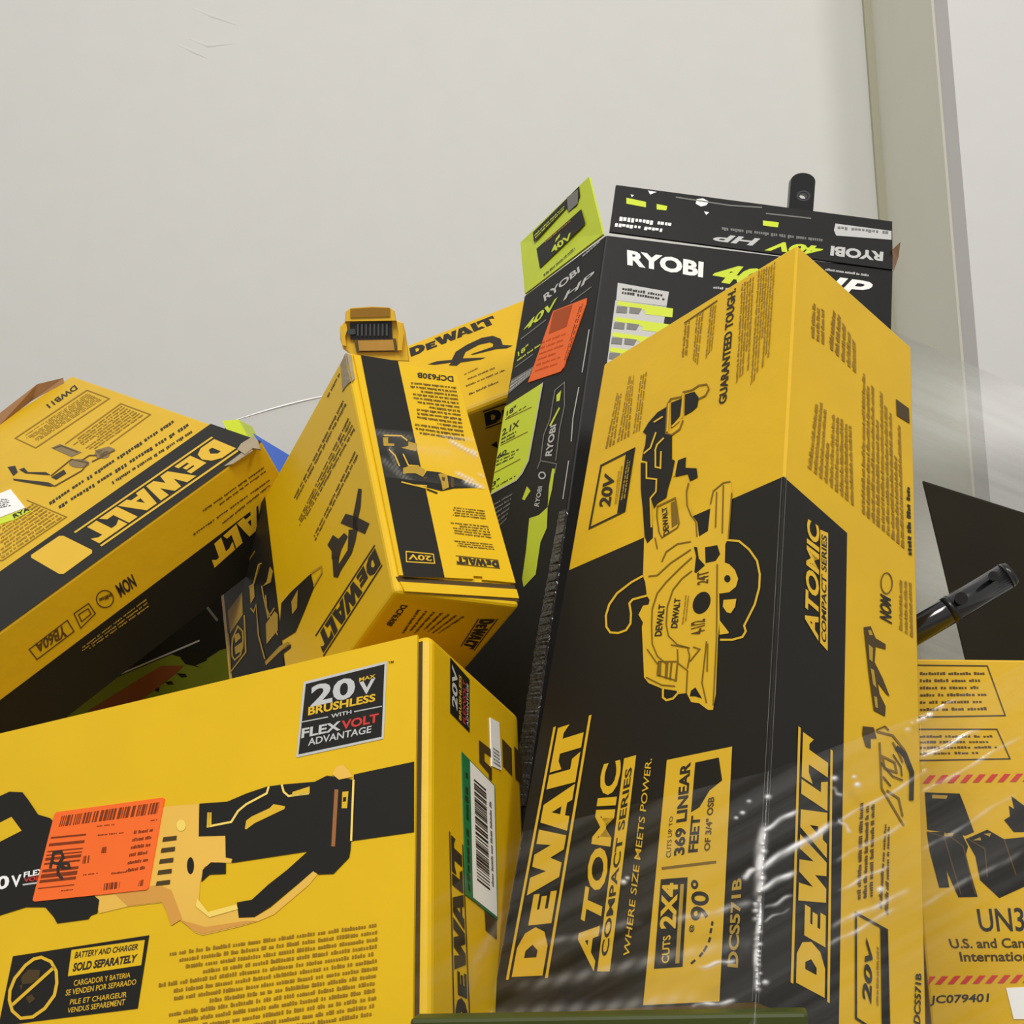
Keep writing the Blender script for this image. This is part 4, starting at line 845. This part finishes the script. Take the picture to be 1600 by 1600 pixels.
MZ = 0.74
def mloc(px, py, dz=0.0): return at(px, py, MZ + dz)
mb = mloc(585, 575); MT = root_at('battery_holder', mb, 'yellow plastic tool foot with black ribbed slot standing on top of the tilted carton', 'tool')
def loft(name, outline, d0, d1, m, r=0.0, shrink=0.0):
    """prism from a pixel outline at MZ, from depth d0 (front) to d1 (back)"""
    cx = sum(p[0] for p in outline) / len(outline); cy = sum(p[1] for p in outline) / len(outline)
    n = len(outline); rows = []
    for dd, k in ((d0, 1 - shrink), (d0 + min(.003, (d1 - d0) / 3), 1.0), (d1, 1.0)):
        rows += [mloc(cx + (x - cx) * k, cy + (y - cy) * k) + (mb - CAM).normalized() * dd for x, y in outline]
    v_, t_ = tri2d([outline])
    Fs = [tuple(t) for t in t_] + [tuple(i + 2 * n for i in reversed(t)) for t in t_]
    for k in range(2): Fs += [(k * n + i, k * n + (i + 1) % n, (k + 1) * n + (i + 1) % n, (k + 1) * n + i) for i in range(n)]
    return mesh_obj(name, rows, Fs, m, MT)
m7 = crop(500, 460, 7.273)
loft('housing', m7((270, 310), (880, 290), (950, 320), (975, 420), (1000, 600), (1020, 760), (430, 740), (260, 620), (225, 500), (225, 360)), 0.004, 0.035, YPLAST, shrink=.03)
loft('grip', [(556, 546), (622, 554), (616, 668), (566, 662)], 0.012, 0.030, BPLAST, shrink=.03)
loft('top_cap', m7((290, 190), (350, 150), (600, 135), (790, 145), (850, 185), (870, 300), (280, 310)), 0.000, 0.030, YPLAST, shrink=.04)
loft('cap_inset', m7((345, 165), (600, 148), (795, 155), (800, 250), (345, 265)), -0.0008, 0.006, YPLD)
loft('slot', m7((340, 322), (815, 303), (825, 505), (345, 512)), 0.0025, 0.008, BPLAST)
for k in range(8):
    x = 420 + k * 47; loft('slot_rib', m7((x, 335), (x + 20, 333), (x + 20, 470), (x, 470)), 0.001, 0.006, mat('dark_grey_plastic', (70, 72, 74), 0.3, 0.5))
loft('latch', m7((305, 400), (400, 390), (405, 450), (320, 460)), 0.001, 0.007, mat('slate_plastic', (62, 70, 70), 0.4, 0.4))
loft('plate_frame', m7((385, 512), (860, 500), (885, 650), (415, 658)), 0.0026, 0.006, mat('umber_plastic', (96, 76, 40), 0.4, 0.4))
loft('rating_plate', m7((430, 525), (830, 515), (850, 635), (445, 640)), 0.0015, 0.006, mat('bronze_label', (184, 140, 62), 0.35, 0.5, 0.3))
loft('side_arm', m7((870, 300), (930, 320), (955, 440), (930, 640), (880, 640), (890, 430)), 0.001, 0.008, YPLAST, shrink=.03)
loft('side_arm', m7((225, 360), (300, 330), (310, 400), (285, 480), (300, 590), (250, 580)), 0.001, 0.008, YPLAST, shrink=.03)

# ------------------------------------------------------------------ stretch film
def film_mat(name, veil, gloss, streak, rough=0.1, tint=(0.9, 0.9, 0.88), scale=(3, 60)):
    m = bpy.data.materials.new(name); m.use_nodes = True; nt = m.node_tree; nt.nodes.clear()
    out = nt.nodes.new('ShaderNodeOutputMaterial'); tr = nt.nodes.new('ShaderNodeBsdfTransparent'); gl = nt.nodes.new('ShaderNodeBsdfGlossy'); df = nt.nodes.new('ShaderNodeBsdfDiffuse'); tl = nt.nodes.new('ShaderNodeBsdfTranslucent')
    gl.inputs['Roughness'].default_value = rough; df.inputs['Color'].default_value = (*tint, 1); tl.inputs['Color'].default_value = (*tint, 1)
    uv = nt.nodes.new('ShaderNodeUVMap'); uv.uv_map = 'UVMap'; mp = nt.nodes.new('ShaderNodeMapping'); mp.inputs['Scale'].default_value = (scale[0], scale[1], 1)
    nz = nt.nodes.new('ShaderNodeTexNoise'); nz.inputs['Detail'].default_value = 5; nz.inputs['Scale'].default_value = 1.0
    nt.links.new(uv.outputs[0], mp.inputs[0]); nt.links.new(mp.outputs[0], nz.inputs['Vector'])
    at_ = nt.nodes.new('ShaderNodeAttribute'); at_.attribute_name = 'crease_glint'  # white painted into the colour for crease glints and the hem
    r1 = nt.nodes.new('ShaderNodeMapRange'); r1.inputs['From Min'].default_value = .35; r1.inputs['From Max'].default_value = .75; r1.inputs['To Min'].default_value = veil; r1.inputs['To Max'].default_value = veil + streak
    nt.links.new(nz.outputs['Fac'], r1.inputs['Value'])
    ad = nt.nodes.new('ShaderNodeMath'); ad.operation = 'ADD'; ad.use_clamp = True; nt.links.new(r1.outputs[0], ad.inputs[0]); nt.links.new(at_.outputs['Fac'], ad.inputs[1])
    bp = nt.nodes.new('ShaderNodeBump'); bp.inputs['Strength'].default_value = 0.5; bp.inputs['Distance'].default_value = 0.002
    tc = nt.nodes.new('ShaderNodeTexCoord'); gz = nt.nodes.new('ShaderNodeTexNoise'); gz.inputs['Scale'].default_value = 420; gz.inputs['Detail'].default_value = 2
    nt.links.new(tc.outputs['Object'], gz.inputs['Vector']); gm = nt.nodes.new('ShaderNodeMath'); gm.operation = 'MULTIPLY'; nt.links.new(gz.outputs['Fac'], gm.inputs[0]); nt.links.new(at_.outputs['Fac'], gm.inputs[1]); nt.links.new(gm.outputs[0], bp.inputs['Height']); nt.links.new(bp.outputs[0], gl.inputs['Normal'])
    m0 = nt.nodes.new('ShaderNodeMixShader'); m0.inputs[0].default_value = .12; nt.links.new(df.outputs[0], m0.inputs[1]); nt.links.new(tl.outputs[0], m0.inputs[2])
    m1 = nt.nodes.new('ShaderNodeMixShader'); nt.links.new(ad.outputs[0], m1.inputs[0]); nt.links.new(tr.outputs[0], m1.inputs[1]); nt.links.new(m0.outputs[0], m1.inputs[2])
    m2 = nt.nodes.new('ShaderNodeMixShader'); cg = nt.nodes.new('ShaderNodeMath'); cg.operation = 'MULTIPLY_ADD'; cg.use_clamp = True; cg.inputs[1].default_value = 0.22; cg.inputs[2].default_value = gloss; nt.links.new(at_.outputs['Fac'], cg.inputs[0]); nt.links.new(cg.outputs[0], m2.inputs[0]); nt.links.new(m1.outputs[0], m2.inputs[1]); nt.links.new(gl.outputs[0], m2.inputs[2])
    nt.links.new(m2.outputs[0], out.inputs[0]); return m
def film(name, label, grid, uvs, crease_glint, m, parent=None):
    """grid: rows x cols of world points"""
    nr, nc = len(grid), len(grid[0]); V = [p for row in grid for p in row]
    base = Vector((sum(v.x for v in V) / len(V), sum(v.y for v in V) / len(V), min(v.z for v in V)))
    r = root_at(name, base, label, 'plastic film') if parent is None else parent
    Fs = [(a * nc + b, a * nc + b + 1, (a + 1) * nc + b + 1, (a + 1) * nc + b) for a in range(nr - 1) for b in range(nc - 1)]
    o = mesh_obj('film_sheet' if parent is None else name, V, Fs, m, r, True)
    ul = o.data.uv_layers.new(name='UVMap'); fl = [u for row in uvs for u in row]
    arr = np.empty(len(o.data.loops) * 2, dtype=np.float32); vi = np.empty(len(o.data.loops), dtype=np.int32); o.data.loops.foreach_get('vertex_index', vi)
    arr[0::2] = [fl[i][0] for i in vi]; arr[1::2] = [fl[i][1] for i in vi]; ul.data.foreach_set('uv', arr)
    at_ = o.data.attributes.new('crease_glint', 'FLOAT', 'POINT'); at_.data.foreach_set('value', [c for row in crease_glint for c in row])
    return r, o
def segd(x, y, s):
    x0, y0, x1, y1 = s[:4]; dx, dy = x1 - x0, y1 - y0; L2 = dx * dx + dy * dy; t = ((x - x0) * dx + (y - y0) * dy) / L2; tt = min(1, max(0, t))
    return math.hypot(x - x0 - tt * dx, y - y0 - tt * dy), t

# wrinkled clear tape across the front of the tilted carton
tq = [(580, 672), (735, 686), (759, 768), (598, 748)]
tr_ = [(705, 690, 745, 712, 3, .8), (730, 703, 748, 709, 3, .7), (715, 740, 740, 752, 3, .7), (728, 752, 752, 762, 4, .8), (748, 741, 756, 745, 2, .5), (590, 676, 640, 684, 4, .12), (588, 640, 620, 668, 4, .1), (600, 720, 640, 752, 5, .14), (610, 700, 622, 740, 4, .16), (690, 681, 760, 690, 2.5, .25), (758, 770, 772, 784, 3, .4), (640, 700, 700, 706, 6, .08)]  # last value: strength of the white highlight painted on each wrinkle
fm = CF.quadmap(tq); grid, uvs, cre = [], [], []
for a in range(57):
    row, ur, cr = [], [], []
    for c in range(97):
        P = CF.P(fm(c / 96, a / 56), .0018); x, y = to_px(P); wv = 0
        for q in tr_:
            d, t = segd(x, y, q)
            if d < q[4] * 2.5: wv = max(wv, q[5] * math.exp(-(d / q[4]) ** 2) * (.55 + .45 * math.sin(x * .9 + y * .7)))
        row.append(P + CF.n * (.001 * wv)); ur.append(((x + y) / 1600, (y - x * .3) / 1600)); cr.append(wv)
    grid.append(row); uvs.append(ur); cre.append(cr)
film('clear_tape', '', grid, uvs, cre, film_mat('clear_parcel_tape', 0.0, 0.02, 0.035, 0.2, (.95, .93, .85), scale=(6, 40)), Cc.root)
# film wound around the saw carton and on to the right
ridges = [  # x0,y0,x1,y1, width px, height mm, white of the painted glint
    (1190, 1300, 1245, 1266, 5, 1.2, .9), (1186, 1358, 1300, 1288, 7, 1.6, .95), (1184, 1392, 1242, 1362, 6, 1.3, .9), (1184, 1400, 1192, 1290, 9, 1.0, .95), (1187, 1395, 1180, 1548, 5, .8, .8), (1160, 1372, 1190, 1352, 6, 1.0, .8), (1195, 1420, 1240, 1398, 4, 1.0, .35), (1192, 1440, 1235, 1420, 3, 1.0, .25), (1300, 1290, 1450, 1205, 4, 1.0, .30), (1306, 1345, 1420, 1285, 5, 1.0, .2),
    (1310, 1392, 1390, 1352, 4, 1.0, .35), (1300, 1448, 1420, 1392, 6, 1.3, .38), (1295, 1478, 1400, 1420, 5, 1.2, .3), (1440, 1240, 1600, 1150, 5, 1.0, .18), (1440, 1185, 1530, 1140, 4, 1.2, .4),
    (800, 1545, 1180, 1470, 14, 1.5, .12), (830, 1480, 1000, 1440, 9, 1.2, .12), (1050, 1440, 1180, 1410, 8, 1.4, .22), (1090, 1512, 1150, 1500, 5, 1.3, .6), (1080, 1572, 1150, 1565, 5, 1.3, .6), (760, 1590, 1100, 1560, 16, 1.5, .12),
    (780, 1620, 1100, 1590, 10, 1.5, .1), (720, 1560, 790, 1420, 12, 1.0, .12), (1310, 1280, 1330, 1300, 4, 1.0, .5), (1300, 1230, 1315, 1245, 4, 1.0, .4), (1440, 1330, 1590, 1240, 5, .8, .15), (1430, 1420, 1600, 1330, 6, .8, .12)]
sparkle = [(1600 - 8.6 * k + random.uniform(-3, 3), 1012 + 6.0 * k + random.uniform(-3, 3), random.uniform(2, 4.5), random.uniform(.3, .95)) for k in range(22)]  # small glints, painted as white spots in the film colour
sparkle += [(1184 + random.uniform(-4, 4), y + random.uniform(-4, 4), random.uniform(2, 4), random.uniform(.35, .9)) for y in range(1390, 1550, 7)]
sparkle += [(1200, 1245, 4, .7), (1160, 1270, 3, .8), (1150, 1278, 2.5, .7), (1304, 1216, 4, .8), (1340, 1226, 4, .8), (1335, 1214, 3, .6), (1376, 1390, 5, .8), (1170, 1252, 3, .5), (1196, 1535, 4, .7), (974, 1378, 4, .8), (980, 1372, 3, .6), (1192, 1330, 5, .9), (1190, 1318, 4, .8), (1190, 1372, 5, .9)]
def lerp_inv(y, ya, za, yb, zb):
    t = (y - ya) / (yb - ya); return 1 / ((1 - t) / za + t / zb)
def wrap_cols(t):
    """columns of the film: pixel and distance, t from the upper hem (0) to below the frame (1)"""
    out = []
    y = 1430 + t * 290; out.append((648, y, .447))
    y = 1300 + t * 400; out.append((944 - .1741 * (y - 569), y, lerp_inv(y, 569, .748, 1586, .529) * .988))
    y = 1205 + t * 480; out.append((1245 - .0541 * (y - 383), y, lerp_inv(y, 383, .640, 1566, .420) * (.984 - .03 * t)))
    y = 1118 + t * 560; out.append((1424 + .022 * (y - 543), y, lerp_inv(y, 543, .688, 1678, .469) * .988))
    y = 992 + t * 680; out.append((1690, y, .565))
    return out
NR = 330; seg_n = [30, 200, 130, 120]
Pg = np.empty((NR + 1, sum(seg_n) + 1, 3))
for a in range(NR + 1):
    cols = [at(*c) for c in wrap_cols(a / NR)]; c0 = 0
    for k in range(4):
        n = seg_n[k] + (1 if k == 3 else 0); tt = (np.arange(n) / seg_n[k])[:, None]
        Pg[a, c0:c0 + n] = np.array(cols[k]) * (1 - tt) + np.array(cols[k + 1]) * tt; c0 += n
rel = Pg - np.array(CAM); loc = rel @ np.array(ROT)               # world -> camera axes
X = 800 + F * loc[..., 0] / -loc[..., 2]; Y = 800 - F * loc[..., 1] / -loc[..., 2]
Hh = np.zeros_like(X); Wv = np.zeros_like(X)
for x0, y0, x1, y1, wd, ht, wh in ridges:
    wd = wd * .62; dx, dy = x1 - x0, y1 - y0; t = np.clip(((X - x0) * dx + (Y - y0) * dy) / (dx * dx + dy * dy), 0, 1)
    wob = 1.6 * np.sin(t * 9 + x0); L = math.hypot(dx, dy)
    d = np.hypot(X - x0 - t * dx - wob * dy / L, Y - y0 - t * dy + wob * dx / L)
    g = np.exp(-(d / wd) ** 2); fade = 1 - np.abs(2 * t - 1) ** 4
    Hh += ht * .0008 * g * (.3 + .7 * fade); Wv = np.maximum(Wv, wh * 1.2 * g * (.1 + .9 * fade) * (.45 + .75 * np.sin(X * .11 + Y * .07 + x0) ** 2))
for sx, sy, sr, sw in sparkle:
    g = np.exp(-(((X - sx) * .8) ** 2 + (Y - sy) ** 2) / (sr * .8) ** 2); Hh += .0010 * g; Wv = np.maximum(Wv, sw * 1.2 * g)
Pg = Pg - rel / np.linalg.norm(rel, axis=2, keepdims=True) * Hh[..., None]
grid = [[Vector(p) for p in row] for row in Pg]
uvs = np.stack(((X + Y * 1.9) / 1600, (Y + X * .55) / 1600), 2).tolist(); cre = np.minimum(.95, Wv).tolist()
film('stretch_film', 'clear creased stretch film wound around the lower saw carton', grid, uvs, cre, film_mat('clear_stretch_film', 0.0, 0.02, 0.05, 0.16, (1, 1, 1), scale=(3, 55)))

# hazy film sheet hanging to the right behind the pile
grid, uvs, cre = [], [], []
hz = [(1395, 560, 1620, 668, 6, .10), (1395, 580, 1620, 692, 5, .12), (1395, 640, 1600, 745, 10, .12), (1400, 690, 1600, 775, 8, .12), (1395, 522, 1625, 622, 5, .14), (1395, 610, 1500, 650, 7, .1), (1400, 730, 1600, 806, 12, .12), (1400, 560, 1470, 545, 20, .05)]
for a in range(61):
    t = a / 60; row, ur, cr = [], [], []
    for c in range(61):
        s = c / 60; x = 1385 + s * 320; ytop = 512 + s * 140; y = ytop + t * (560 - s * 40)
        z = 1.12 + .02 * math.sin(s * 5) + .012 * math.sin(t * 14 + s * 3) + .02 * s
        wv = 0
        for q in hz:
            d, _ = segd(x, y, q); wv = max(wv, q[5] * math.exp(-(d / q[4]) ** 2))
        row.append(at(x, y, z)); ur.append((x / 1600, (y - x * .43) / 1600)); cr.append(wv)
    grid.append(row); uvs.append(ur); cre.append(cr)
film('hazy_film', 'hazy grey stretch film sheet hanging in front of the wall at the right', grid, uvs, cre, film_mat('hazy_stretch_film', 0.26, 0.03, 0.26, 0.5, (.56, .56, .53), scale=(2, 70)))

# thin clear film between the left carton and the tilted carton, with a bright hem
grid, uvs, cre = [], [], []
for a in range(13):
    t = a / 12; row, ur, cr = [], [], []
    for c in range(25):
        s = c / 24; x = 366 + s * 170; y = 657 - s * 44 - 3 * math.sin(s * math.pi) + t * 130
        row.append(at(x, y, 1.10 + .01 * math.sin(s * 4))); ur.append((x / 1600, y / 1600)); cr.append(.55 if a == 0 else 0)
    grid.append(row); uvs.append(ur); cre.append(cr)
r, o = film('clear_film', 'thin clear film with a bright white hem behind the blue carton', grid, uvs, cre, film_mat('thin_clear_film', 0.07, 0.03, 0.04, 0.15, (.7, .69, .6), scale=(4, 8)))
hem = grid[0]; V, T = [], []
for k, P in enumerate(hem):
    wv = .0004 + .0007 * math.sin(math.pi * k / (len(hem) - 1)); V += [P + Vector((0, 0, wv)), P + (CAM - P).normalized() * wv, P - Vector((0, 0, wv))]
for k in range(len(hem) - 1): T += [(3 * k, 3 * k + 1, 3 * k + 4, 3 * k + 3), (3 * k + 1, 3 * k + 2, 3 * k + 5, 3 * k + 4)]
mesh_obj('film_hem', V, T, mat('white_film_hem', (244, 243, 238), 0.3, 0.5), r)

for o in bpy.data.objects:
    if '_b' in o: del o['_b']
